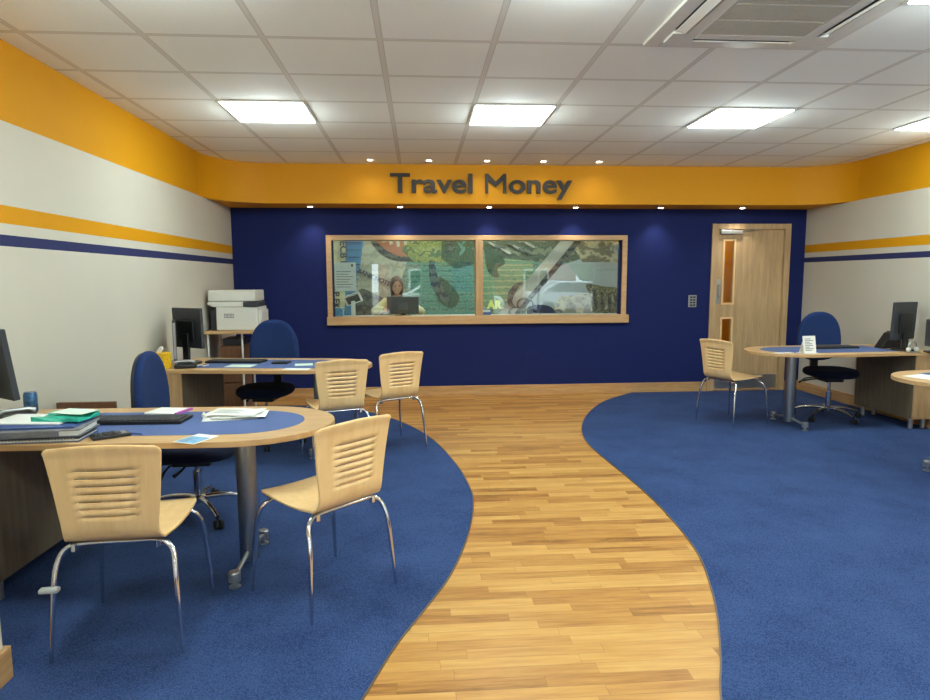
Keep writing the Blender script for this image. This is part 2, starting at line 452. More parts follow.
G = [guil('note_cream',(222,214,170),(196,196,160),8,4), guil('note_blue',(96,156,190),(56,110,160),20,.6,'BANDS',rot=PI/2),
     guil('note_stone',(176,172,150),(150,150,132),10,6), guil('note_brick',(196,120,90),(120,80,56),12,1,'BANDS',rot=.8),
     guil('note_ink',(40,44,48),(92,96,86),16,5), guil('note_olive',(110,124,70),(160,150,80),9,8,'RINGS',(70,96,66)),
     guil('note_leaf',(20,38,30),(92,112,78),16,14,'RINGS',(40,66,46)), guil('note_green',(62,104,92),(118,150,128),26,4,'RINGS',(78,126,112)),
     guil('note_lime',(112,142,104),(76,116,92),26,3,'RINGS',(146,158,116)), guil('note_band',(150,146,134),(176,172,158),6,2),
     guil('note_sand',(196,184,148),(150,140,110),7,8,'RINGS',(120,112,90)), guil('note_feather',(36,38,34),(150,140,96),22,14),
     guil('note_navy',(24,28,60),(44,50,92),8,2), guil('note_moss',(84,96,76),(56,66,56),9,5,'RINGS',(120,124,98)),
     guil('note_grid',(150,160,170),(190,196,190),22,3,'BANDS')]
mur = thing('wall_mural','wall covering mural of enlarged banknote details behind the counter','mural',(0,0,0))
lay = [0]
def patch(name, gi, pts, smooth_=False):
    lay[0] += 1
    P = [(mx_(x), mz_(y)) for x,y in pts]
    if smooth_:
        n=len(P); Q=P[-1:]+P+P[:2]; P=[]
        for i in range(1,n+1):
            a,b_,c,d_=[Vector(q) for q in Q[i-1:i+3]]
            for k in range(5):
                t=k/5; v=.5*((2*b_)+(c-a)*t+(2*a-5*b_+4*c-d_)*t*t+(3*b_-a-3*c+d_)*t**3); P.append((v.x,v.y))
    M = Matrix(((1,0,0,0),(0,0,-1,BY-.004-lay[0]*.0006),(0,1,0,0),(0,0,0,1)))
    MB().prism(P, 0, .0005, M).build(name, G[gi], mur)
lay[0]=0
patch('mural_ground',7,[(300,215),(700,215),(700,370),(300,370)])
patch('cream_panel',0,[(300,215),(352,215),(346,370),(300,370)])
patch('blue_panel',1,[(346,215),(366,215),(356,296),(352,330),(340,330),(343,300)])
patch('stone_note',2,[(366,215),(420,215),(404,262),(392,300),(356,284)])
patch('stone_note_lower',2,[(356,268),(398,290),(380,330),(352,312)])
patch('ink_block',4,[(357,288),(372,292),(388,303),(372,316),(352,312)],True)
patch('brick_arc_edge',4,[(362,226),(372,246),(384,257),(402,261),(420,256),(424,215),(362,215)],True)
patch('brick_arc',3,[(366,222),(376,242),(388,252),(402,256),(418,250),(424,215),(366,215)],True)
patch('olive_field',5,[(404,215),(450,215),(444,262),(412,262),(400,250)])
patch('leaf_field',6,[(440,215),(478,215),(478,262),(452,268),(438,258)])
patch('green_rosette',6,[(436,276),(448,284),(456,296),(450,306),(438,302),(432,290)],True)
patch('ink_sweep',4,[(426,262),(431,262),(436,280),(446,298),(440,300),(428,284)],True)
patch('lime_field',8,[(476,246),(530,246),(528,330),(476,330)])
patch('moss_band',13,[(476,215),(640,215),(600,262),(540,262),(500,258),(476,250)])
patch('map_shape',6,[(482,244),(492,250),(502,262),(494,268),(496,276),(487,274),(482,262)],True)
patch('grid_note',14,[(528,275),(580,258),(628,262),(628,330),(520,330)])
patch('sand_field',10,[(566,240),(640,215),(640,262),(580,262)])
patch('sand_lower',10,[(556,296),(596,292),(600,330),(540,330)])
patch('dark_edge',4,[(568,240),(580,240),(512,318),(502,318)])
patch('diagonal_band',9,[(560,238),(574,238),(508,316),(492,316)])
patch('feather',11,[(584,284),(602,286),(620,290),(622,312),(600,314),(592,300)],True)
patch('ink_ring',4,[(505,292),(512,283),(520,282),(514,288),(509,300),(512,306),(505,304)],True)
patch('navy_shape',12,[(524,308),(532,304),(546,305),(553,312),(548,322),(528,322)],True)
for (cx,cz,r) in ((522,303,8),(513,311,7),(556,311,3)):
    lay[0]+=1
    c = Vector((mx_(cx),BY-.006-lay[0]*.0006,mz_(cz)))
    pts=[c+Vector((math.cos(a*PI/12)*r*.015,0,math.sin(a*PI/12)*r*.011)) for a in range(25)]
    MB().tube(pts,.012,6,False).build('ink_loop', G[4], mur)
for k in range(6):
    x=376+k*7; patch('pale_stripe',2,[(x,215),(x+3,215),(x+8,246-abs(k-2)*2),(x+5,247-abs(k-2)*2)])
for k in range(16):
    x=436+(k*13)%40; y=226+(k*7)%26; a=.6+k*.7; dx,dy=math.cos(a)*7,math.sin(a)*5
    patch('leaf_stroke',(5,4,7)[k%3],[(x-dx,y-dy),(x+dy*.35,y-dx*.25),(x+dx,y+dy),(x-dy*.35,y+dx*.25)],True)
for k in range(9):
    x=588+k*3.6; patch('feather_stroke',(10,4)[k%2],[(x,288+k),(x+1.5,288+k),(x+4,309-k*.3),(x+1,311-k*.3)])
for k in range(7):
    x=486+k*6; patch('moss_stroke',4 if k%2 else 9,[(x,242+k%3*3),(x+9,246+k%3*3),(x+8,248+k%3*3),(x,244+k%3*3)],True)
for k in range(8):
    lay[0]+=1
    z=mz_(243+k*7); MB().box(mx_(347),mx_(360-k*.6),BY-.03,BY-.029,z,z+.012).build('dark_rule', G[12], mur)
for body,px,py,sz,rt in (('ECB E',342,241,.14,-PI/2),('KP EKTE',334,284,.13,-PI/2-.0),('BANK NOTES',358,271,.09,-.42)):
    text_mesh(body, sz, M_INK, wall_text(mx_(px)-.03,BY-.032,mz_(py),rt), .001, .004, 'printed_lettering', mur)
M_YLW = mk('pale_yellow_print',(226,228,120),.6,0,.1,40,0)
text_mesh('AR', .16, M_YLW, wall_text(mx_(484),BY-.033,mz_(307),0), .001, .01, 'printed_lettering', mur)
no = thing('paper_notice','white printed notice with small logo fixed inside left counter glass','notice',(0,0,0))
MB().box(-.985,-.735,YB+.064,YB+.066,1.265,1.60).build('sheet', M_PAPER, no)
b=MB()
for k in range(7): b.box(-.965,-.80+.03*math.sin(k*2.1),YB+.0625,YB+.0638,1.31+k*.03,1.316+k*.03)
b.box(-.79,-.77,YB+.0625,YB+.0638,1.55,1.58)
b.build('printed_lines', M_INK, no)

# office counter and what stands on it
ct = thing('counter_worktop','pale worktop running behind the counter glass','worktop',(0,0,0))
MB().box(XL-T+.002,3.248,YB+T+.012,8.36,.90,.94).build('top', M_WHITE, ct, bevel=.004)
for x in (-2.0,-.2,1.5,3.0): MB().box(x,x+.04,YB+T+.03,8.3,0,.90).build('support_panel', M_OAKZ, ct)
kk = thing('tablet_kiosk','white tablet on angled stand at left end of counter','tablet',(-.80,7.93,.9405))
MB().prism([(-.075,-.06),(.10,-.06),(.10,.06),(-.075,.06)],0,.02).build('base', M_WHITE, kk, bevel=.004)
MB().box(-.025,.025,-.012,.012,.018,.20).build('stem', M_WHITE, kk, bevel=.004)
M_ = Matrix.Translation((.0,-.01,.225)) @ Matrix.Rotation(-.35,4,'Y') @ Matrix.Rotation(.7,4,'X')
fr = MB().box(-.105,.105,-.012,.012,-.075,.075,M_).build('tablet_frame', M_WHITE, kk, bevel=.006)
MB().box(-.08,.08,-.0135,-.0125,-.055,.055,M_).build('screen', M_SCREEN, fr)
mo = thing('counter_monitor','black computer monitor seen from behind in front of the person','monitor',(-.20,8.1,.9405))
MB().box(-.20,.20,-.02,.015,.03,.245).build('screen_housing', M_BLACK, mo, bevel=.006)
MB().box(-.06,.06,-.035,-.018,.07,.17).build('rear_housing', M_DGREY, mo, bevel=.006)
MB().box(-.10,.10,-.06,.08,0,.012).build('base', M_BLACK, mo, bevel=.003)
MB().box(-.03,.03,-.01,.01,.01,.05).build('stand', M_BLACK, mo)
lf = thing('leaflet_stack','blue and white leaflets heaped beside the tablet kiosk','leaflets',(-.98,7.98,.9405))
b=MB()
for k in range(5): b.box(-.055,.05,-.05,.05,k*.022,k*.022+.02,rotz(.15*math.sin(k*3)))
b.build('leaflet_pile', M_LTBLUE, lf)
MB().box(-.05,.045,-.045,.045,.112,.122).build('top_leaflet', M_PAPER, lf)
sb = thing('sign_stand','small blue and white sign block on counter by the mullion','sign',(.835,7.95,.9405))
MB().box(-.06,.06,-.03,.03,0,.09).build('sign_body', mk('sign_blue',(60,96,170),.5), sb, bevel=.003)
MB().box(-.05,.05,-.032,-.0305,.05,.08).build('sign_face', M_PAPER, sb)
nb = tag(MB().prism([(-.11,-.09),(.14,-.06),(.11,.1),(-.14,.06)],0,.014).build('open_book', M_PAPER, loc=(.47,7.96,.9405)),'open white booklet lying on the counter left of mullion','booklet')

# the person at the counter
def skin_mesh(joints, edges, mat, name, parent, sub=2):
    me = bpy.data.meshes.new(name)
    me.from_pydata([j[:3] for j in joints], edges, [])
    o = bpy.data.objects.new(name, me); COL.objects.link(o)
    mod = o.modifiers.new('skin','SKIN')
    sv = me.skin_vertices[0].data if me.skin_vertices else None
    if sv is None:
        bpy.context.view_layer.objects.active = o
        bm = bmesh.new(); bm.from_mesh(me); bm.verts.layers.skin.verify(); bm.to_mesh(me); bm.free()
        sv = me.skin_vertices[0].data
    for i,j in enumerate(joints):
        r = j[3]; sv[i].radius = (r if isinstance(r,tuple) else (r,r)); sv[i].use_root = (i==0)
    s = o.modifiers.new('sub','SUBSURF'); s.levels = sub; s.render_levels = sub
    dg = bpy.context.evaluated_depsgraph_get(); dg.update()
    m2 = bpy.data.meshes.new_from_object(o.evaluated_get(dg))
    bpy.data.objects.remove(o)
    m2.materials.clear(); m2.materials.append(mat); m2.shade_smooth()
    return m2
M_SKIN = mk('skin',(206,150,122),.5,0,.05,30,.05)
M_HAIR = mk('auburn_hair',(92,52,36),.6,0,.35,60,.4)
M_JUMP = fabric('cream_knit_jumper',(206,196,140),(232,224,178),120)
M_TROU = fabric('dark_trousers',(28,30,40),(44,46,58),200)
pe = thing('person','person with long auburn hair in cream jumper seated behind counter monitor','person',(-.29,8.62,.045))
J = [(0,.06,.60,(.13,.10)),(0,.04,.76,(.12,.09)),(0,.01,.92,(.14,.09)),(0,0,1.05,(.10,.07)),(0,0,1.12,.048),(0,-.01,1.17,.05),
     (.15,.0,1.05,.055),(.33,-.04,.90,.055),(.30,-.16,.965,.036),(.15,-.25,.965,.028),(.125,-.30,.96,.024),
     (-.15,.0,1.05,.055),(-.30,-.04,.90,.055),(-.28,-.16,.965,.036),(-.15,-.25,.965,.028),(-.125,-.30,.96,.024),
     (.10,.04,.58,.085),(.12,-.36,.56,.065),(.12,-.36,.16,.042),(.12,-.50,.10,.03),(-.10,.04,.58,.085),(-.12,-.36,.56,.065),(-.12,-.36,.16,.042),(-.12,-.50,.10,.03)]
E = [(0,1),(1,2),(2,3),(3,4),(4,5),(3,6),(6,7),(7,8),(8,9),(9,10),(3,11),(11,12),(12,13),(13,14),(14,15),(0,16),(16,17),(17,18),(18,19),(0,20),(20,21),(21,22),(22,23)]
for sx,wr in ((1,10),(-1,15)):
    bx,by,bz = J[wr][:3]
    for k,(ox,l) in enumerate(((-.026,.06),(-.009,.07),(.009,.067),(.025,.052))):
        i=len(J); J += [(bx+ox,by-.03,bz-.002,.009),(bx+ox*1.15,by-.03-l*.55,bz-.004,.008),(bx+ox*1.2,by-.03-l,bz-.016,.007)]
        E += [(wr,i),(i,i+1),(i+1,i+2)]
    i=len(J); J += [(bx-sx*.035,by-.005,bz-.004,.010),(bx-sx*.05,by-.035,bz-.012,.009)]; E += [(wr,i),(i,i+1)]
me = skin_mesh(J,E,M_SKIN,'body',pe)
bm = bmesh.new(); bm.from_mesh(me)
# head: shaped from a fine sphere with brow, nose, chin, eyes and ears in the same mesh
hc = Vector((0,-.035,1.275)); tilt = Matrix.Translation(hc) @ Matrix.Rotation(.16,4,'X') @ Matrix.Rotation(.15,4,'Z')
r = bmesh.ops.create_uvsphere(bm, u_segments=32, v_segments=24, radius=1)
for v in r['verts']:
    x,y,z = v.co
    zz = z*.118; xx = x*.075*(1-.18*max(0,-z)); yy = y*.095
    if y<0:
        nose = math.exp(-((x/.16)**2+((z+.12)/.2)**2)); yy -= .022*nose
        mouth = math.exp(-((x/.3)**2+((z+.52)/.08)**2)); yy += .004*mouth
        for sx in (-1,1): yy += .008*math.exp(-(((x-sx*.38)/.17)**2+((z-.05)/.12)**2))
        chin = math.exp(-((x/.35)**2+((z+.85)/.2)**2)); yy -= .018*chin
    v.co = tilt @ Vector((xx,yy,zz))
for sx in (-1,1):
    r = bmesh.ops.create_uvsphere(bm, u_segments=12, v_segments=8, radius=1)
    for v in r['verts']: v.co = tilt @ (Vector((sx*.076,.008,-.005)) + Vector((v.co.x*.008,v.co.y*.018,v.co.z*.03)))
bm.to_mesh(me); bm.free(); me.shade_smooth()
me.materials.append(M_BLACK)
bo = bpy.data.objects.new('body', me); COL.objects.link(bo); bo.parent = pe
for sx in (-1,1):
    b = MB()
    b.lathe([(.003,-.009),(.0095,-.004),(.0095,.004),(.003,.009)],10,tilt @ Matrix.Translation((sx*.029,-.083,.006)) @ Matrix.Rotation(PI/2,4,'X'))
    b.build('eye', M_BLACK, pe, smooth=True)
# hair: cap and long locks
b = MB()
vs=[]; nu,nv=32,14
for j in range(nv+1):
    for i in range(nu):
        a=2*PI*i/nu; front = max(0,-math.sin(a))
        lim = 2.35 - 1.42*front**1.1
        th = lim*j/nv
        x,y,z = math.sin(th)*math.cos(a), math.sin(th)*math.sin(a), math.cos(th)
        rr = 1.12+.03*math.sin(9*a)
        p = Vector((x*.078*rr, y*.098*rr+.004, z*.122*1.06))
        if th>1.5: p.z -= (th-1.5)*.13; 
        vs.append(tilt @ p)
fs=[(j*nu+i,j*nu+(i+1)%nu,(j+1)*nu+(i+1)%nu,(j+1)*nu+i) for j in range(nv) for i in range(nu)]
b._faces(vs,fs)
hr = b.build('hair', M_HAIR, pe, smooth=True)
so = hr.modifiers.new('thick','SOLIDIFY'); so.thickness=.008
JJ = [(x,y,z,(tuple(q+.014 for q in r_) if isinstance(r_,tuple) else r_+.014)) for x,y,z,r_ in J[:5]+J[6:10]+J[11:15]]
EE = [(0,1),(1,2),(2,3),(3,4),(3,5),(5,6),(6,7),(7,8),(3,9),(9,10),(10,11),(11,12)]
JJ[4] = (0,0,1.09,.058)
mj = skin_mesh(JJ,EE,M_JUMP,'jumper',pe)
jo = bpy.data.objects.new('jumper', mj); COL.objects.link(jo); jo.parent = pe
# stool under the person
st = thing('counter_stool','black stool under the person behind the counter','stool',(-.27,8.68,0))
MB().lathe([(.17,.42),(.19,.435),(.19,.46),(.17,.475)],24).build('seat', M_CHAIRDARK, st, smooth=True)
MB().lathe([(.2,0),(.2,.015),(.03,.04),(.025,.42)],24).build('pedestal', M_CHROME, st, smooth=True)

# ------------------------------------------------------------------ shop front behind the camera (seen mirrored in the counter glass)
WN = [(-1.24,-.70,.05,1.83),(-.46,.10,.9,1.83),(1.9,4.62,.45,1.83)]
b = MB(); Y0,Y1 = YF-T, YF
xs = [XL]; 
for x0,x1,z0,z1 in WN:
    b.box(xs[-1],x0,Y0,Y1,0,Z_CEIL); b.box(x0,x1,Y0,Y1,0,z0); b.box(x0,x1,Y0,Y1,z1,Z_CEIL); xs.append(x1)
b.box(xs[-1],XR,Y0,Y1,0,Z_CEIL)
struct(b.build('wall_front', M_WALL))
for i,(x0,x1,z0,z1) in enumerate(WN):
    w = bpy.data.objects.new('window_%d'%(i+2) if i else 'door_2', None); COL.objects.link(w); struct(w)
    f=.05; b=MB()
    b.box(x0,x0+f,Y0+.03,Y1-.02,z0,z1); b.box(x1-f,x1,Y0+.03,Y1-.02,z0,z1); b.box(x0+f,x1-f,Y0+.03,Y1-.02,z1-f,z1); b.box(x0+f,x1-f,Y0+.03,Y1-.02,z0,z0+f)
    if i==2: b.box(3.1,3.15,Y0+.03,Y1-.02,z0+f,z1-f)
    b.build('frame', M_FRAMEW, w)
    MB().box(x0+f,x1-f,Y0+.06,Y0+.066,z0+f,z1-f).build('pane', M_GLASS2, w)
for x0,x1,z0,z1,mt,lb in ((.27,.48,1.2,1.83,M_LTBLUE,'narrow light blue poster on the shop front wall'),(.86,1.38,1.08,1.83,mk('poster_blue',(90,140,210),.4,0,.5,4,0),'large blue poster on the shop front wall')):
    tag(MB().box(x0,x1,YF+.001,YF+.006,z0,z1).build('poster', mt),lb,'poster')
# outside
M_PAVE = mk('pavement_slabs',(150,146,138),.9,0,.1,4,.1)
M_BRICK = mk('red_brick',(150,96,76),.9,0,.2,20,.2)
struct(MB().box(-40,50,-60,YF-T,-.12,-.1).build('ground_pavement', M_PAVE))
hs = thing('brick_house','brick house with white windows across the street','house',(3,-17,-.1))
MB().box(-5,5,-4,0,0,5).build('house_wall', M_BRICK, hs)
MB().prism([(-4.3,0),(.3,0),(-2,2.2)],-5.3,5.3,Matrix.Translation((0,0,5)) @ Matrix(((0,0,1,0),(1,0,0,0),(0,1,0,0),(0,0,0,1)))).build('roof', mk('slate',(80,80,88),.8), hs)
for x in (-3.5,-.6,2.3):
    for z in (.8,3.2):
        wf = MB().box(x,x+1.3,0,.06,z,z+1.2).build('house_window', M_FRAMEW, hs)
        MB().box(x+.1,x+1.2,.06,.065,z+.1,z+1.1).build('window_glass', M_SCREEN, wf)
M_HEDGE = mk('hedge_leaves',(84,124,50),.9,0,.6,12,.8)
tr = thing('street_tree','round green tree beside the brick house','tree',(8.3,-13,-.1))
MB().tube([(0,0,0),(.05,0,1.2),(0,.05,2.2)],[.14,.11,.08]).build('trunk', M_BROWN, tr, smooth=True)
bm = bmesh.new(); bmesh.ops.create_icosphere(bm, subdivisions=4, radius=1.7)
for v in bm.verts:
    k = 1+.14*math.sin(v.co.x*7)*math.sin(v.co.y*6+1)*math.sin(v.co.z*8)+random.uniform(-.07,.07)
    v.co = v.co*k + Vector((0,0,2.9))
b = MB(); b.bm.free(); b.bm = bm; b.build('crown', M_HEDGE, tr)
def car(label, x, y, col, rz):
    c = thing('parked_car', label, 'car', (x,y,-.1), rz, 'cars parked across the street')
    side = [(-2.0,.3),(2.0,.3),(2.05,.6),(1.9,.82),(1.1,.92),(.5,1.38),(-.9,1.42),(-1.6,1.0),(-2.05,.9),(-2.1,.5)]
    M = Matrix(((1,0,0,0),(0,0,1,-.8),(0,1,0,0),(0,0,0,1)))
    MB().prism(side,0,1.6,M).build('car_body', mk('car_paint_'+str(int(x)),col,.25,.2,.02,5,0), c, bevel=.08)
    b=MB()
    b.prism([(.95,.94),(.48,1.32),(-.85,1.35),(-1.4,1.0)],-.01,1.62,M); b.build('car_windows', M_SCREEN, c)
    for wx in (-1.3,1.3):
        for wy in (-.72,.72):
            MB().lathe([(.2,-.1),(.31,-.09),(.31,.09),(.2,.1)],20,Matrix.Translation((wx,wy,.31)) @ Matrix.Rotation(PI/2,4,'X')).build('wheel', M_RUB, c, smooth=True)
car('silver car parked across the street, by the tree',6.2,-9.5,(190,194,200),.0)
car('white car parked across the street in front of the brick house',1.2,-9.6,(220,220,216),.0)

# ------------------------------------------------------------------ sign lettering on the bulkhead
sg = thing('wall_sign','dark raised lettering reading Travel Money on the orange bulkhead','sign',(0,7.178,0))
o = text_mesh('Travel Money', .285, M_DARKLET, Matrix.Identity(4), .013, 0.0055, 'sign_tmp')
me = o.data
xs=[v.co.x for v in me.vertices]; ys=[v.co.y for v in me.vertices]
x0,x1 = min(xs),max(xs)
# cap height from the T (leftmost glyph)
capv=[v.co.y for v in me.vertices if v.co.x < x0+(x1-x0)*.05]; cap=max(capv)-min(capv); y0_=min(capv)
kx=(1.712+.295)/(x1-x0); ky=(2.546-2.336)/cap
for v in me.vertices: v.co = Vector((-.295+(v.co.x-x0)*kx, -.016+(-v.co.z), 2.336+(v.co.y-y0_)*ky))
bm = bmesh.new(); bm.from_mesh(me); bmesh.ops.remove_doubles(bm, verts=bm.verts[:], dist=1e-5)
seen=set(); isl=[]
for v in bm.verts:
    if v in seen: continue
    stack=[v]; comp=[]; seen.add(v)
    while stack:
        a=stack.pop(); comp.append(a)
        for e in a.link_edges:
            q=e.other_vert(a)
            if q not in seen: seen.add(q); stack.append(q)
    isl.append(comp)
isl.sort(key=lambda c_: min(v.co.x for v in c_))
for ci,comp in enumerate(isl):
    s=set(comp); idx={v:i for i,v in enumerate(comp)}
    m2=bpy.data.meshes.new('letter'); m2.from_pydata([v.co[:] for v in comp],[],[[idx[q] for q in f.verts] for f in bm.faces if f.verts[0] in s])
    if ci==6:       # the capital M, drawn with even strokes
        ax=min(v.co.x for v in comp)+.004; bx_=max(v.co.x for v in comp)-.004; az=2.336; bz_=2.546; w_=.033
        mid=(ax+bx_)/2
        P_=[(ax,az),(ax+w_,az),(ax+w_,bz_-.072),(mid,az+.066),(bx_-w_,bz_-.072),(bx_-w_,az),(bx_,az),(bx_,bz_),(bx_-w_*.92,bz_),(mid,az+.125),(ax+w_*.92,bz_),(ax,bz_)]
        ys_=[v.co.y for v in comp]
        bq=MB(); bq.prism(P_,min(ys_),max(ys_),Matrix(((1,0,0,0),(0,0,1,0),(0,1,0,0),(0,0,0,1))))
        bmesh.ops.recalc_face_normals(bq.bm,faces=bq.bm.faces[:])
        m2=bpy.data.meshes.new('letter'); bq.bm.to_mesh(m2); bq.bm.free()
    m2.materials.append(M_DARKLET)
    lo=bpy.data.objects.new('letter',m2); COL.objects.link(lo); lo.parent=sg
bm.free(); bpy.data.objects.remove(o)

# ------------------------------------------------------------------ lights in the ceiling
place = {0:'leftmost',1:'second from left',2:'third from left',3:'rightmost'}
rown = {4.722:'in the row nearest the orange bulkhead',2.322:'in the row level with the air conditioner',-.078:'in the row above the camera'}
proto=None
for ry in (4.722,2.322,-.078):
    for i,c in enumerate((1,4,7,10)):
        x=-1.986+.6*c
        lb='square white ceiling light panel, %s %s'%(place[i],rown[ry])
        if proto is None:
            proto=thing('ceiling_light',lb,'light',(x+.3,ry+.3,Z_CEIL),0,'square ceiling light panels')
            b=MB()
            for q in ((-.3,.3,-.3,-.285),(-.3,.3,.285,.3),(-.3,-.285,-.285,.285),(.285,.3,-.285,.285)): b.box(*q,-.008,-.0005)
            b.build('frame', M_WHITE, proto)
            MB().box(-.285,.285,-.285,.285,-.013,-.001).build('diffuser', M_LEDP, proto)
        else: dup(proto,lb,(x+.3,ry+.3,Z_CEIL),0)
for ry in (4.722,2.322,-.078):
    for c in (1,4,7,10):
        l=bpy.data.lights.new('panel_glow_fill','POINT'); l.energy=9; l.color=(.86,1,1); l.shadow_soft_size=.05  # added unseen fill light, brightens the tiles around each panel
        o=bpy.data.objects.new('panel_glow_fill',l); COL.objects.link(o); o.location=(-1.986+.6*c+.3,ry+.3,Z_CEIL-.09)
sp=None
def spotlamp(loc, aim, energy, size, blend=.7):
    l=bpy.data.lights.new('downlight_lamp','SPOT'); l.energy=energy; l.spot_size=size; l.spot_blend=blend; l.color=(1,.96,.9); l.shadow_soft_size=.03
    o=bpy.data.objects.new('downlight_lamp',l); COL.objects.link(o); o.location=loc
    o.rotation_euler=(Vector(aim)-Vector(loc)).to_track_quat('-Z','Y').to_euler()
sof=[(-1.207,7.46),(-.197,7.46),(.82,7.46),(1.83,7.46),(2.84,7.46),(3.83,7.46)]
ce=[(-.489,6.92),(.126,6.92),(.738,6.92),(1.343,6.92),(1.945,6.92)]
nm=['far left','second from left','third from left','third from right','second from right','far right, above the door']
nm2=['leftmost','second from left','middle','second from right','rightmost']
for grp,zz,pts,names,what in (('soffit downlights',Z_SOF,sof,nm,'small round downlight under the orange bulkhead, '),('ceiling spots',Z_CEIL,ce,nm2,'small round spot in ceiling tiles above the sign, ')):
    for i,(x,y) in enumerate(pts):
        lb=what+names[i]
        if sp is None:
            sp=thing('downlight',lb,'light',(x,y,zz),0,grp)
            MB().lathe([(.044,-.006),(.046,-.001),(.028,-.001),(.028,-.006)],24).build('trim_ring', M_WHITE, sp, smooth=True)
            MB().lathe([(.026,-.0085),(.027,-.0008)],20).build('lens', M_BULB, sp)
        else:
            o=dup(sp,lb,(x,y,zz),0); o['group']=grp
        if zz==Z_SOF: spotlamp((x,y,zz-.02),(x,y+.06,0),9,1.75,.9)
        else: spotlamp((x,y,zz-.02),(x,y+.16,0),3.2,2.5,1.0)

# ------------------------------------------------------------------ air conditioning cassette
ac = thing('air_conditioner','square white air conditioning cassette set in the ceiling','air conditioner',(1.69,3.0,Z_CEIL))
S=.485; g0=.27
b=MB()
for k in range(4):
    R_=Matrix.Rotation(k*PI/2,4,'Z')
    b.box(.405,S,-S,.405,-.018,-.0005,R_)            # outer border
    b.box(.27,.405,.27,.405,-.030,-.0005,R_)         # corner block
    b.box(.27,.335,-.27,.27,-.032,-.0005,R_)         # inner border
b.build('panel', M_WHITE, ac, bevel=.004)
for k in range(4):
    R_=Matrix.Rotation(k*PI/2,4,'Z')
    o=MB().box(.336,.404,-.269,.269,-.010,-.002,R_).build('air_outlet', M_DGREY, ac)
    MB().box(-.024,.024,-.262,.262,-.002,.002,R_ @ Matrix.Translation((.372,0,-.026)) @ Matrix.Rotation(-.35,4,'Y')).build('louvre', M_WHITE, o, bevel=.001)
MB().box(-g0+.001,g0-.001,-g0+.001,g0-.001,-.020,-.016).build('filter', M_DGREY, ac)
b=MB()
n=48
for k in range(n):
    x=-g0+(k+.5)*2*g0/n; b.box(x-.003,x+.003,-g0+.001,g0-.001,-.031,-.021)
for y in (-.09,.09): b.box(-g0+.001,g0-.001,y-.005,y+.005,-.0315,-.0205)
b.build('intake_grille', M_OFFW, ac)

# ------------------------------------------------------------------ visitor chair
def visitor_chair(label, loc, rz):
    c = thing('visitor_chair', label, 'chair', loc, rz, 'slatted plywood visitor chairs')
    prof=[(.208,.438,.150),(.205,.447,.172),(.195,.455,.186),(.16,.459,.198),(.10,.457,.203),(.03,.451,.203),(-.04,.445,.198),(-.10,.441,.190),(-.14,.441,.182),(-.17,.447,.175),(-.19,.459,.170),(-.202,.478,.167),(-.208,.50,.166),(-.210,.53,.168)]
    # back with seven slots
    zs=[.53]; slot=set()
    z=.545
    for k in range(7):
        zs+= [z]; slot.add(len(prof)+len(zs)-2); zs+=[z+.0065]; z+=.0295
    zs += [.745,.765,.785]
    bp=[]
    for zz in zs[1:]:
        t=(zz-.53)/(.81-.53)
        bp.append((-.210-.006*t-.022*t*t, zz, .168+.032*t**.9))
    bp += [(-.243,.797,.197),(-.2445,.805,.191),(-.245,.811,.178)]
    rows=prof+bp
    us=[-1,-.97,-.9,-.8,-.68,-.56,-.42,-.28,-.14,0,.14,.28,.42,.56,.68,.8,.9,.97,1]
    vs=[]
    for i,(y,zz,hw) in enumerate(rows):
        bt=min(1,max(0,(zz-.46)/.12)) if y<-.15 else 0
        for u in us:
            x=u*hw
            yy=y-.020*(1-u*u)*bt
            z2=zz
            if y>-.15: z2+=.008*u*u            # seat dished side to side
            if zz>.74 and y<-.15: z2+=.012*(1-u*u)*(zz-.74)/.07
            vs.append(Vector((x,yy,z2)))
    nU=len(us); fs=[]
    for i in range(len(rows)-1):
        for j in range(nU-1):
            if i in slot and 5<=j<=12: continue
            fs.append((i*nU+j,i*nU+j+1,(i+1)*nU+j+1,(i+1)*nU+j))
    b=MB(); b._faces(vs,fs)
    sh=b.build('seat_shell', M_BEECH, c, smooth=True, fix=False)
    so=sh.modifiers.new('ply','SOLIDIFY'); so.thickness=.011; so.offset=-1 if False else 0
    for sx in (-1,1):
        for sy,ky in ((1,.165),(-1,-.155)):
            fx,fy=sx*.232,sy*.222
            pts=[Vector((fx,fy,.004)),Vector((fx*.97,(fy*.9+ky*.1),.12)),Vector((fx*.925,fy*.72+ky*.28,.27))]
            pts+=bez((sx*.209,fy*.55+ky*.45,.34),(sx*.203,fy*.2+ky*.8,.40),(sx*.188,ky,.425),(sx*.12,ky,.427),8)
            pts.append(Vector((0,ky,.427)))
            n=len(pts); rad=[.0065,.0085,.0105]+[.0105]*(n-3)
            MB().tube(pts,rad,12).build('leg', M_CHROME, c, smooth=True)
    b=MB(); 
    for sx in (-1,1): b.tube([(sx*.1,.165,.427),(sx*.1,-.155,.427)],.008,10)
    b.build('underframe', M_CHROME, c, smooth=True)
    b=MB()
    for sx in (-1,1):
        MB().box(sx*.15-.009,sx*.15+.009,-.176,-.150,.402,.432).build('bracket', M_CHROME, c, bevel=.003)
        MB().box(sx*.15-.009,sx*.15+.009,.155,.175,.420,.447).build('bracket', M_CHROME, c, bevel=.003)
    pass
    return c
ch0 = visitor_chair('pale plywood chair nearest the camera, at left in front of the desk with the binders',(-1.145,2.553,.003),math.radians(3.5))
b=MB(); b.box(-.034,.034,-.016,.016,0,.018); 
clip=b.build('linking_clip', mk('clear_plastic',(170,172,170),.3), ch0, bevel=.007); clip.location=(-.224,-.213,.27); clip['label']='grey plastic linking clip'
ch1 = dup(ch0,'pale plywood chair turned sideways at the rounded end of the nearest desk',(-.443,2.826,.003),math.radians(45))
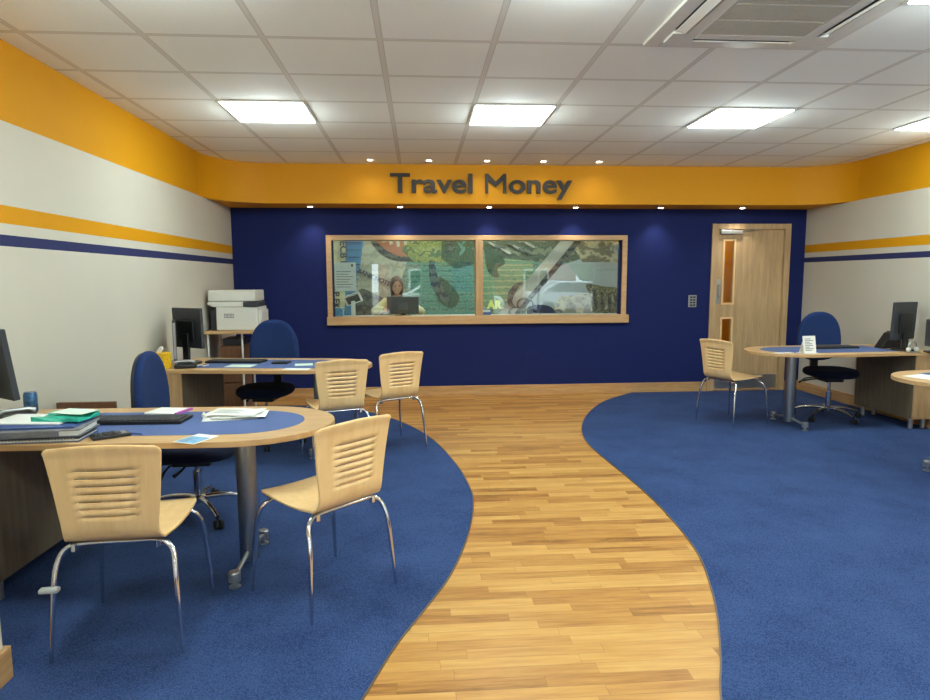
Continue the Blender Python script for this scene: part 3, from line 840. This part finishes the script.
for c_ in list(ch1.children):
    if c_.name.startswith('linking'): bpy.data.objects.remove(c_)
dup(ch1,'pale plywood chair pushed under the far left desk, left one of the pair',(-.645,4.905,.003),math.radians(20))
dup(ch1,'pale plywood chair standing at the tip of the far left desk, right of its pair',(-.262,5.335,.003),math.radians(30))
dup(ch1,'pale plywood chair beside the oak door, on the right carpet',(3.02,5.93,.003),math.radians(-69))

# ------------------------------------------------------------------ desks
CH = .003
def desk(label, loc, rz, L_=1.255):
    t=thing('desk',label,'desk',loc,rz,'oak edged desks with blue inlay')
    zt=.72-CH; a,bb=.43,.385
    def outline(a,b_,L0,r=0):
        P=[(-L0,-b_)]
        for k in range(25):
            w=-PI/2+PI*k/24; P.append((a*math.cos(w),b_*math.sin(w)))
        P.append((-L0,b_)); return P
    MB().prism(outline(a,bb,L_),zt-.027,zt).build('desktop', M_OAK, t, bevel=.003, smooth=False)
    MB().prism(outline(.285,.255,.93),zt,zt+.0012).build('blue_inlay', M_INSET, t)
    lg=MB().tube([(0,0,.035),(0,0,zt-.027)],.048,28).build('leg', M_ALU, t, smooth=True)
    b=MB(); 
    for s in (-1,1):
        b.tube([(0,s*.03,.075),(0,s*.13,.06),(0,s*.225,.052)],[.012,.011,.011],10)
        b.lathe([(.028,.03),(.028,.07),(.024,.075)],18,Matrix.Translation((0,s*.245,0)))
        b.lathe([(.010,.008),(.010,.03)],10,Matrix.Translation((0,s*.245,0)))
        b.lathe([(.026,0),(.026,.006),(.012,.012)],18,Matrix.Translation((0,s*.245,0)))
    b.tube([(0,-.05,.06),(0,.05,.06)],.014,10)
    b.build('foot_bar', M_STEEL, t, smooth=True)
    # pedestal: side panels, back and three drawers on the outer face
    x0,x1=-L_+.005,min(-.965,-.965)
    b=MB(); 
    b.box(x1-.018,x1,-.362,.362,.10,zt-.0275)
    pd=b.build('pedestal_side', M_PEDS, t, bevel=.001)
    b=MB(); b.box(x0,x1-.0185,-.355,.355,.10,zt-.0275)
    b.build('pedestal_body', M_OAKZ, t)
    for s in (-1,1):
        MB().box(x0,x1-.02,s*.356 if s>0 else -.374,.374 if s>0 else -.356,.10,zt-.0275).build('end_panel', M_OAKZ, t, bevel=.001)
        MB().box(x1-.018,x1,.3625 if s>0 else -.374,.374 if s>0 else -.3625,.10,zt-.0275).build('edge_strip', M_OAKZ, t)
    for fx in (x0+.05,x1-.05):
        for fy in (-.30,.30):
            MB().tube([(fx,fy,0),(fx,fy,.10)],.022,16).build('pedestal_foot', M_STEEL, t, smooth=True)
    return t
dk1=desk('oak edged desk nearest the camera at left, piled with binders and papers',(-.85,3.115,CH),math.radians(-1.5))
dup(dk1,'oak edged desk further back at left, with the yellow tissue box',(-.815,5.235,CH),math.radians(-7.5))
desk('oak edged desk at right carrying the white card stand',(3.51,5.775,CH),math.radians(183),1.195)
desk('oak edged desk cut by the right edge of the photo, nearest at right',(3.67,4.03,CH),math.radians(181),1.05)

# ------------------------------------------------------------------ office chairs
def office_chair(label, loc, rz, base_rot=.0, dz=.0):
    """faces local -Y... seat at z .47"""
    c=thing('office_chair',label,'chair',loc,rz,'blue swivel office chairs')
    MB().pad(lambda u,v,d:(u,-.01+v,.465+dz+d-.10*max(0,-v-.10)**1.5*3),.46,.45,.075,2.8).build('seat', M_CHAIRDARK, c, smooth=True)
    def bk(u,v,d):
        y=.235 + .10*max(0,v)*.6 + .9*u*u*-.55 + .02*math.cos(v*6) 
        w=1-.12*(v/.25)
        return (u*w, y+d, .80+dz+v)
    b=MB(); b.pad(lambda u,v,d: bk(u,v,d),.44,.50,.055,2.5)
    # darker shell at the rear
    o=b.build('backrest', M_CHAIRBLUE, c, smooth=True)
    MB().pad(lambda u,v,d: bk(u,v,d+.026),.425,.48,.03,2.5).build('backrest_shell', M_BLACK, c, smooth=True)
    b=MB(); 
    b.tube([(0,.10,.395+dz),(0,.24,.385+dz),(0,.305,.42+dz),(0,.315,.52+dz),(0,.305,.62+dz)],[.022,.024,.024,.022,.02],10)
    b.box(-.035,.035,.285,.325,.40+dz,.70+dz)
    b.build('back_bar', M_BLACK, c, bevel=.006)
    MB().box(-.09,.09,-.10,.12,.375+dz,.425+dz).build('mechanism', M_BLACK, c, bevel=.01)
    for x,y,a in ((-.24,.03,.05),(-.23,.12,-.06)):
        MB().tube([(-.08,y,.395+dz),(-.18,y,.385+dz),(x,y+.02,.355+dz+a*.3)],[.007,.007,.012],8).build('lever', M_BLACK, c, smooth=True)
    b=MB(); b.tube([(0,0,.09),(0,0,.27)],.026,16); 
    b.tube([(0,0,.27),(0,0,.38+dz)],.015,16)
    b.build('gas_lift', M_CHROME, c, smooth=True)
    MB().lathe([(.03,.075),(.045,.08),(.045,.115),(.03,.125)],20).build('hub', M_CHROME, c, smooth=True)
    for k in range(5):
        a=base_rot+k*2*PI/5; R_=Matrix.Rotation(a,4,'Z')
        pts=[R_ @ p for p in bez((.03,0,.105),(.12,0,.112),(.22,0,.10),(.295,0,.066),6)]
        lg=MB().tube(pts,[.017,.0165,.016,.015,.014,.013,.012],10).build('base_leg', M_CHROME, c, smooth=True)
        b=MB()
        Mx=R_ @ Matrix.Translation((.295,0,.026))
        for s in (-1,1):
            b.lathe([(.010,-.009),(.025,-.008),(.026,0),(.025,.008),(.010,.009)],18,Mx @ Matrix.Translation((0.012,s*.014,0)) @ Matrix.Rotation(PI/2,4,'X'))
        b.tube([Mx @ Vector((0,0,.015)),Mx @ Vector((0,0,.045))],.007,8)
        b.build('castor', M_RUB, lg, smooth=True)
    return c
R = math.radians
# rz turns the seat front (-Y) towards where the chair faces
def face(dx,dy): return math.atan2(dx,-dy)
oc=office_chair('blue swivel chair behind the nearest desk, its backrest seen at an angle',(-1.33,3.83,CH),face(1,.02),.0,-.06)
# base of the first chair: rotate so castors fall as in the photograph
oc2=office_chair('blue swivel chair behind the far left desk, beside the printer',(-1.31,5.52,CH),face(-.12,-1))
dup(oc2,'blue swivel chair with black seat behind the right desk, by the navy wall corner',(4.06,6.02,CH),face(-.08,-1))

# ------------------------------------------------------------------ desk equipment
DT=.7212  # top of blue inlay (world)
DW=.7202
def keyboard(label, loc, rz, L_=.44):
    k=thing('keyboard',label,'keyboard',loc,rz,'black keyboards')
    MB().prism([(-L_/2,-.08),(L_/2,-.08),(L_/2,.08),(-L_/2,.08)],0,.016).build('keyboard_body', M_BLACK, k, bevel=.003)
    b=MB(); nx=18
    for i in range(nx):
        for j in range(5):
            x=-L_/2+.012+i*(L_-.024)/nx; y=-.068+j*.027
            b.box(x,x+(L_-.024)/nx-.003,y,y+.022,.0165,.021)
    b.build('keys', M_DGREY, k)
    return k
kb=keyboard('black keyboard on the nearest desk beside the teal wallet',(-1.37,3.165,DT),R(-1.5),.47)
dup(kb,'black keyboard on the far left desk in front of the blue chair',(-1.52,5.42,DT),R(-8))
dup(kb,'black keyboard on the right desk in front of the blue chair',(3.98,5.90,DT),R(3))

def monitor(label, loc, rz, W=.50, Hh=.31, z0=.10, tilt=.0, name='monitor', back=True):
    m=thing(name,label,'monitor',loc,rz)
    M=Matrix.Translation((0,0,z0)) @ Matrix.Rotation(tilt,4,'X')
    h=MB().box(-W/2,W/2,-.014,.016,0,Hh,M).build('screen_housing', M_DGREY, m, bevel=.005)
    MB().box(-W/2+.012,W/2-.012,-.0155,-.0145,.012,Hh-.012,M).build('screen', M_SCREEN, m)
    if back: MB().box(-.10,.10,.016,.034,.06,Hh-.1,M).build('rear_housing', M_BLACK, m, bevel=.008)
    MB().box(-.035,.035,.02,.045,.012,z0+.12).build('stand', M_BLACK, m, bevel=.004)
    MB().prism([(.13*math.cos(a*PI/12),.02+.09*math.sin(a*PI/12)) for a in range(24)],0,.012).build('base', M_BLACK, m, bevel=.003)
    return m
# nearest desk, cut by the left edge of the frame: back of the monitor towards the camera
m1=monitor('dark monitor on the nearest desk, cut off by the left edge of the photo',(-1.99,3.14,DW),R(143),.40,.33,.14,-.12)
m2=monitor('black monitor turned sideways on the far left desk',(-1.90,5.44,DW),R(145),.36,.33,.125,-.03)
b=MB().box(-.16,-.13,.0165,.020,.26,.38).build('white_tag', M_WHITE, m2)
m2b=thing('side_screen','slim silver edged screen beside the black monitor on the far left desk','monitor',(-1.975,5.32,DW),R(110))
MB().box(-.16,.16,-.012,.012,.05,.36).build('screen_housing', M_BLACK, m2b, bevel=.004)
MB().box(-.163,-.1605,-.009,.009,.06,.35).build('silver_edge', M_STEEL, m2b)
b=MB(); b.tube([(-.12,.0,.05),(-.12,-.02,.02),(-.14,-.10,.006)],.006,8); b.tube([(.10,.0,.05),(.10,.02,.02),(.10,.06,.006)],.006,8)
b.build('stand', M_STEEL, m2b, smooth=True)
m3=monitor('black monitor seen from its back on the right desk',(4.50,5.66,DW),R(202),.34,.35,.10,-.04)
m3b=thing('side_screen','slim pale edged screen beside the black monitor on the right desk','monitor',(4.63,5.44,DW),R(262))
MB().box(-.10,.10,-.010,.010,.05,.30).build('screen_housing', M_BLACK, m3b, bevel=.004)
MB().box(-.1,.1,-.013,-.0105,.05,.30).build('silver_edge', M_STEEL, m3b)
MB().prism([(.09*math.cos(a*PI/12),.06*math.sin(a*PI/12)) for a in range(24)],0,.010).build('base', M_BLACK, m3b)
MB().box(-.02,.02,-.008,.008,.01,.06).build('stand', M_BLACK, m3b)

# nearest desk: the pile at the left
def flat(name,label,cat,mat,x,y,z,w,l,h,rz=0,bev=.001,grp=None):
    o=MB().box(-w/2,w/2,-l/2,l/2,0,h).build(name,mat,bevel=bev,loc=(x,y,z),rotz=R(rz)); return tag(o,label,cat,grp)
nbk=thing('spiral_notebook','spiral notebook at the bottom of the pile on the nearest desk','notebook',(-1.66,2.855,DW+.0016),R(4))
MB().box(-.21,.205,-.09,.10,0,.004).build('cover', M_BLUEF, nbk)
MB().box(-.205,.200,-.088,.098,.004,.012).build('pages', M_PAPER, nbk)
MB().box(-.21,.205,-.09,.10,.012,.014).build('cover', M_BLACK, nbk)
b=MB()
for k in range(30):
    x=-.19+k*.0128
    b.tube([(x+.0,-.090+.007*math.cos(a*PI/4),.008+.008*math.sin(a*PI/4)) for a in range(9)],.0013,5,False)
b.build('spiral_binding', M_STEEL, nbk, smooth=True)
bd=thing('ring_binder','grey ring binder lying on the spiral notebook','binder',(-1.67,2.885,DW+.0178),R(6))
MB().box(-.22,.20,-.10,.13,0,.004).build('cover', M_GREYB, bd)
MB().box(-.22,.20,-.10,.13,.026,.030).build('cover', M_GREYB, bd)
MB().box(-.215,.19,-.095,.125,.004,.026).build('pages', M_PAPER, bd)
MB().box(-.22,.12,-.104,-.10,0,.030).build('spine', M_GREYB, bd, bevel=.002)
flat('document_folder','thin blue folder lying on the grey ring binder','folder',M_BLUEF,-1.68,2.93,DW+.0482,.36,.22,.008,3)
flat('paper_stack','loose white papers lying on the blue folder','papers',M_PAPER,-1.73,2.98,DW+.0566,.33,.20,.006,-6)
# a crumpled teal wallet
b=MB(); n=10; vs=[]
for j in range(n+1):
    for i in range(n+1):
        u,v=i/n-.5,j/n-.5
        vs.append(Vector((u*.22,v*.15,.010+.008*math.cos(u*6)*math.cos(v*7)+random.uniform(0,.004))))
m0=len(vs)
for j in range(n+1):
    for i in range(n+1): vs.append(Vector(((i/n-.5)*.22,(j/n-.5)*.15,0)))
fs=[(j*(n+1)+i,j*(n+1)+i+1,(j+1)*(n+1)+i+1,(j+1)*(n+1)+i) for j in range(n) for i in range(n)]
fs+=[tuple(q+m0 for q in f[::-1]) for f in fs]
per=[i for i in range(n)]+[j*(n+1)+n for j in range(n)]+[n*(n+1)+i for i in range(n,0,-1)]+[j*(n+1) for j in range(n,0,-1)]
fs+=[(per[k],per[(k+1)%len(per)],per[(k+1)%len(per)]+m0,per[k]+m0) for k in range(len(per))]
b._faces(vs,fs)
tw=thing('plastic_wallet','crumpled teal plastic wallet on top of the pile on the nearest desk','wallet',(-1.60,2.975,DW+.063),R(-8))
b.build('wallet', M_TEAL, tw, smooth=True)
MB().box(-.07,.10,-.02,.09,.024,.026,Matrix.Rotation(-.15,4,'Z')).build('inner_sheet', M_PAPER2, tw)
flat('loose_sheet','pale sheet lying flat behind the teal wallet on the nearest desk','paper',M_PAPER2,-1.70,3.27,DW,.18,.12,.002,-12)
can=thing('drink_can','blue patterned drinks can behind the monitor on the nearest desk','can',(-2.01,3.42,DW))
MB().lathe([(.024,0),(.031,.008),(.032,.015),(.032,.098),(.027,.112)],28).build('can_body', mk('can_print',(70,110,150),.3,.5,.6,45,0), can, smooth=True)
MB().lathe([(.0265,.1122),(.027,.115),(.024,.115),(.023,.1135)],28).build('can_lid', M_STEEL, can, smooth=True)
cal=thing('calculator','dark calculator at the near edge of the nearest desk','calculator',(-1.36,2.865,DW),R(-55))
MB().box(-.045,.045,-.075,.075,0,.014).build('body', M_BLACK, cal, bevel=.004)
MB().box(-.035,.035,.04,.062,.0145,.0155).build('display', M_GREYB, cal)
b=MB()
for i in range(4):
    for j in range(5): b.box(-.036+i*.019,-.022+i*.019,-.065+j*.019,-.053+j*.019,.0145,.018)
b.build('keys', M_DGREY, cal)
pn=thing('pen','blue pen beside the calculator','pen',(-1.29,2.90,DT+.005),R(-20))
MB().tube([(-.06,0,0),(.05,0,0),(.065,0,0)],[.0045,.0045,.0015],8).build('barrel', M_BLUEF, pn, smooth=True)
MB().tube([(-.065,0,0),(-.02,0,0)],.0049,8).build('cap', M_BLUEF, pn, smooth=True)
npd=thing('notepad','white notepad with magenta edge behind the keyboard','notepad',(-1.31,3.385,DT),R(-14))
MB().box(-.085,.085,-.07,.07,.0,.008).build('sheets', M_PAPER, npd)
MB().box(.085,.097,-.07,.07,.0,.012).build('magenta_edge', M_MAG, npd)
lp=[((-.93,3.255),-8,'crumpled printed papers in the middle of the nearest desk, top sheet'),((-.90,3.235),6,'printed papers under the top sheet, nearest desk middle'),((-.945,3.225),14,'lowest printed sheet of the loose papers, nearest desk middle')]
for i,((x,y),a,lb) in enumerate(lp[::-1]):
    t=thing('loose_paper',lb,'paper',(x,y,DT+i*.0085),R(a),'loose papers on the nearest desk')
    b=MB(); n=8; vs=[]
    for j in range(n+1):
        for k in range(n+1):
            u,v=k/n-.5,j/n-.5; vs.append(Vector((u*.26,v*.17,.002+.004*abs(math.sin(u*5+i)*math.cos(v*4+i*2)))))
    b._faces(vs,[(j*(n+1)+k,j*(n+1)+k+1,(j+1)*(n+1)+k+1,(j+1)*(n+1)+k) for j in range(n) for k in range(n)])
    s=b.build('sheet',M_PAPER,t,smooth=True,fix=False); s.modifiers.new('t','SOLIDIFY').thickness=.0012
    if i==2:
        b=MB()
        for k in range(6): b.box(-.09,.06-.02*(k%3),-.055+k*.016,-.052+k*.016,.0072,.0078)
        b.build('printed_lines',M_GREYB,t)
tag(MB().tube([(0,-.035,.006),(0,.03,.006),(0,.04,.006)],[.006,.006,.003],8).build('marker_pen',M_WHITE,smooth=True,loc=(-1.095,3.275,DT),rotz=R(12)),'short white marker between the notepad and loose papers','pen')
cd=thing('leaflet','blue and white leaflet at near edge of the nearest desk','leaflet',(-.965,2.782,DW),R(-24))
MB().box(-.055,.055,-.075,.075,0,.003).build('sheet', M_PAPER, cd)
MB().box(-.05,.05,-.07,.03,.003,.0036).build('printed_picture', M_LTBLUE, cd)

# far left desk: small items
tb=thing('tissue_box','yellow tissue box on the left end of the far left desk','tissue box',(-2.0,5.085,DW),R(-8))
MB().box(-.055,.055,-.055,.055,0,.125).build('box', M_YEL, tb, bevel=.002)
b=MB(); b.pad(lambda u,v,d:(u,d*1.2,.145+v+.012*math.sin(u*90)),.05,.05,.02,1.6,4,16); b.build('tissue', M_PAPER, tb, smooth=True)
dp=thing('desk_phone','black desk phone with pale cord in front of the sideways monitor','phone',(-1.83,5.13,DW),R(14))
MB().prism([(-.08,-.07),(.08,-.07),(.08,.08),(-.08,.08)],0,.03).build('phone_body', M_BLACK, dp, bevel=.01)
MB().tube([(-.07,-.04,.045),(-.05,-.04,.055),(.05,-.04,.055),(.07,-.04,.045)],[.017,.012,.012,.017],10).build('handset', M_STEEL, dp, smooth=True)
b=MB(); b.tube([(.08+.012*k,.02+.03*math.sin(k*1.1),.008) for k in range(8)],.004,6); b.build('cord', M_WHITE, dp, smooth=True)
dup(dp,'black desk phone beside the drinks can on the nearest desk, at the left edge',(-1.985,3.26,DW),R(35))
flat('loose_sheet','pale green sheet lying before the keyboard on the far left desk','paper',M_PAPER2,-1.42,5.17,DT,.21,.15,.002,-8)
flat('loose_sheet','white and green sheet beside the left pushed-in chair, far left desk','paper',M_PAPER2,-.93,5.20,DT,.14,.13,.002,10)
flat('loose_sheet','white card on the near edge of the far left desk','paper',M_PAPER,-.94,4.945,DW,.20,.09,.002,-8)
fo=flat('document_folder','thin black and teal folder between keyboard and sheet, far left desk','folder',M_BLACK,-1.13,5.30,DT,.13,.10,.012,-5)
# right desk: small items
cs=thing('card_stand','white card stand with printed text on the right desk','card stand',(3.50,5.505,DT),R(6))
Mt=Matrix.Rotation(-.18,4,'X')
MB().box(-.062,.062,-.003,.003,0,.155,Matrix.Translation((0,-.02,.004)) @ Mt).build('card', M_PAPER, cs)
MB().box(-.055,.055,-.0025,.0025,0,.11,Matrix.Translation((0,.05,.004)) @ Matrix.Rotation(.35,4,'X')).build('rear_strut', M_PAPER, cs)
MB().box(-.075,.085,-.045,.07,0,.003).build('foot', M_WHITE, cs)
b=MB()
for k in range(8): b.box(-.045,.02+.02*math.sin(k*2.3),-.0042,-.0034,.02+k*.015,.026+k*.015,Matrix.Translation((0,-.02,.004)) @ Mt)
b.build('printed_lines', M_GREYB, cs)
flat('loose_sheet','white leaflet near the rounded tip of the right desk','paper',M_PAPER,3.30,5.555,DT,.17,.07,.002,10)
ws=thing('device_stand','black sloping device stand beside the monitor on the right desk','stand',(4.53,5.87,DW),R(5))
M=Matrix(((1,0,0,0),(0,0,1,-.05),(0,1,0,0),(0,0,0,1)))
MB().prism([(-.11,0),(.10,0),(.10,.15),(.03,.16),(-.01,.14)],0,.10,M).build('stand_body', M_BLACK, ws, bevel=.004)
MB().box(-.10,-.02,-.052,-.0505,.02,.03).build('ridge', M_DGREY, ws)
hd=thing('headset','silver looped headset before the monitor on the right desk','headset',(4.46,5.47,DW),R(10))
b=MB(); b.tube([Vector((.045*math.cos(a),0,.05+.05*math.sin(a))) for a in [PI*k/10 for k in range(11)]],.007,8)
b.build('headband', M_STEEL, hd, smooth=True)
for s in (-1,1): MB().lathe([(.012,-.012),(.02,-.008),(.02,.008),(.012,.012)],16,Matrix.Translation((s*.045,0,.028)) @ Matrix.Rotation(PI/2,4,'Y')).build('ear_cup', M_WHITE, hd, smooth=True)
MB().box(-.06,.06,-.03,.03,0,.008).build('base', M_STEEL, hd, bevel=.002)
flat('loose_sheet','white sheet on the desk cut by the right edge of the photo','paper',M_PAPER,3.46,4.06,DT,.21,.26,.002,20)
flat('paper_stack','grey printed papers on the desk cut by the right edge','papers',M_PAPER2,3.66,4.0,DT+.0025,.25,.20,.006,-10)

# ------------------------------------------------------------------ printer corner
pt=thing('printer_table','small wooden printer table in the far left corner','table',(0,0,0))
MB().box(-2.112,-1.56,6.44,6.98,.872,.90).build('tabletop', M_OAK, pt, bevel=.003)
for x in (-2.09,-1.76):
    for y in (6.50,6.92): MB().tube([(x,y,CH),(x,y,.872)],.010,10).build('leg', M_WHITE, pt, smooth=True)
cb=thing('filing_cabinet','brown wooden cabinet standing under the printer table','cabinet',(-1.90,6.72,CH))
MB().box(-.09,.12,-.18,.18,0,.74).build('carcass', M_BROWN, cb, bevel=.003)
b=MB(); b.box(-.085,.115,-.196,-.1805,.02,.36); d1=b.build('drawer', M_BROWN, cb, bevel=.003)
MB().box(-.085,.115,-.196,-.1805,.375,.72).build('drawer', M_BROWN, cb, bevel=.003)
flat('document_tray','dark tray of papers on the brown cabinet under the printer table','tray',M_DGREY,-1.88,6.70,.747,.18,.26,.07,0,.004)
pr=thing('printer','white multifunction printer on the small wooden table in the corner','printer',(-1.84,6.72,.9005))
MB().prism([(-.17,-.20),(.235,-.20),(.235,.20),(-.17,.20)],0,.235).build('printer_body', M_OFFW, pr, bevel=.012)
MB().box(-.235,-.171,-.16,.17,0,.20).build('side_recess', M_DGREY, pr, bevel=.006)
M=Matrix(((1,0,0,0),(0,0,1,-.20),(0,1,0,0),(0,0,0,1)))
MB().prism([(-.245,.285),(.10,.285),(.10,.236),(-.17,.236),(-.19,.232),(-.25,.262)],0,.39,M).build('scanner_bed', M_OFFW, pr, bevel=.004)
MB().box(-.245,.215,-.19,.19,.288,.40).build('document_feeder', M_OFFW, pr, bevel=.012)
MB().box(.10,.245,-.215,.10,.236,.283).build('control_panel', M_DGREY, pr, bevel=.005)
MB().box(.235,.262,-.15,.15,.05,.20).build('output_tray', M_OFFW, pr, bevel=.006)
b=MB()
for i in range(7):
    for j in range(3): b.box(-.09+i*.014,-.08+i*.014,-.2015,-.2002,.125+j*.016,.136+j*.016)
b.build('vent_slots', M_GREYB, pr)
# low unit by the left wall behind the nearest desk
lu=thing('wooden_panel','thin brown wooden panel standing against the left wall behind the nearest desk','panel',(-1.955,3.86,CH))
MB().box(-.165,.165,-.014,.014,.03,.69).build('board', M_BROWN, lu, bevel=.002)
for x in (-.12,.12): MB().box(x-.015,x+.015,-.07,.07,0,.03).build('foot', M_BLACK, lu)
# keypad on the navy wall
kp=thing('door_keypad','small grey keypad on the navy wall left of the door','keypad',(3.333,YB,1.045))
MB().box(-.05,.05,-.016,-.0005,0,.147).build('plate', M_STEEL, kp, bevel=.003)
b=MB()
for i in range(2):
    for j in range(4): b.box(-.034+i*.038,-.004+i*.038,-.021,-.0162,.014+j*.032,.036+j*.032)
b.build('buttons', M_DGREY, kp)

# ------------------------------------------------------------------ office light, world, camera
ol=thing('office_light','flat light panel on the ceiling of the room behind the counter','light',(.7,8.75,2.6))
MB().box(-1.5,1.5,-.3,.3,-.03,-.001).build('diffuser', emit('office_led',(240,255,252),5.5), ol)
ol2=thing('corridor_light','flat light panel on the corridor ceiling behind the door','light',(4.05,8.3,2.6))
MB().box(-.25,.25,-.25,.25,-.03,-.001).build('diffuser', emit('corridor_led',(255,235,200),6.0), ol2)

sn=bpy.data.lights.new('sun','SUN'); sn.energy=14; sn.angle=.02; sn.color=(.95,1,1)
so_=bpy.data.objects.new('sun',sn); COL.objects.link(so_); so_.rotation_euler=(Vector((-.75,.0,-1))).to_track_quat('-Z','Y').to_euler()
wd = bpy.data.worlds.new('sky'); SC.world = wd; wd.use_nodes = True
bg = wd.node_tree.nodes['Background']; bg.inputs[0].default_value=(.80,.90,1,1); bg.inputs[1].default_value=6

cam = bpy.data.cameras.new('camera'); co = bpy.data.objects.new('camera', cam); COL.objects.link(co)
cam.sensor_width = 36; cam.lens = 640.8/930*36; cam.clip_start=.05; cam.clip_end=200
pi_,ya,ro = .1108,.0715,-.0046
fwd = Vector((math.sin(ya)*math.cos(pi_), math.cos(ya)*math.cos(pi_), -math.sin(pi_)))
co.location=(0,0,1.4035)
q = fwd.to_track_quat('-Z','Y').to_matrix().to_4x4()
co.matrix_world = Matrix.Translation(co.location) @ q @ Matrix.Rotation(ro,4,'Z')
SC.camera = co

SC.view_settings.view_transform='Standard'; SC.view_settings.look='None'
SC.view_settings.exposure=0.8; SC.view_settings.gamma=1; SC.view_settings.use_curve_mapping=False
cy=SC.cycles
cy.use_denoising=True; cy.max_bounces=10; cy.diffuse_bounces=6; cy.glossy_bounces=4; cy.transparent_max_bounces=12
cy.sample_clamp_indirect=6; cy.caustics_reflective=False; cy.caustics_refractive=False
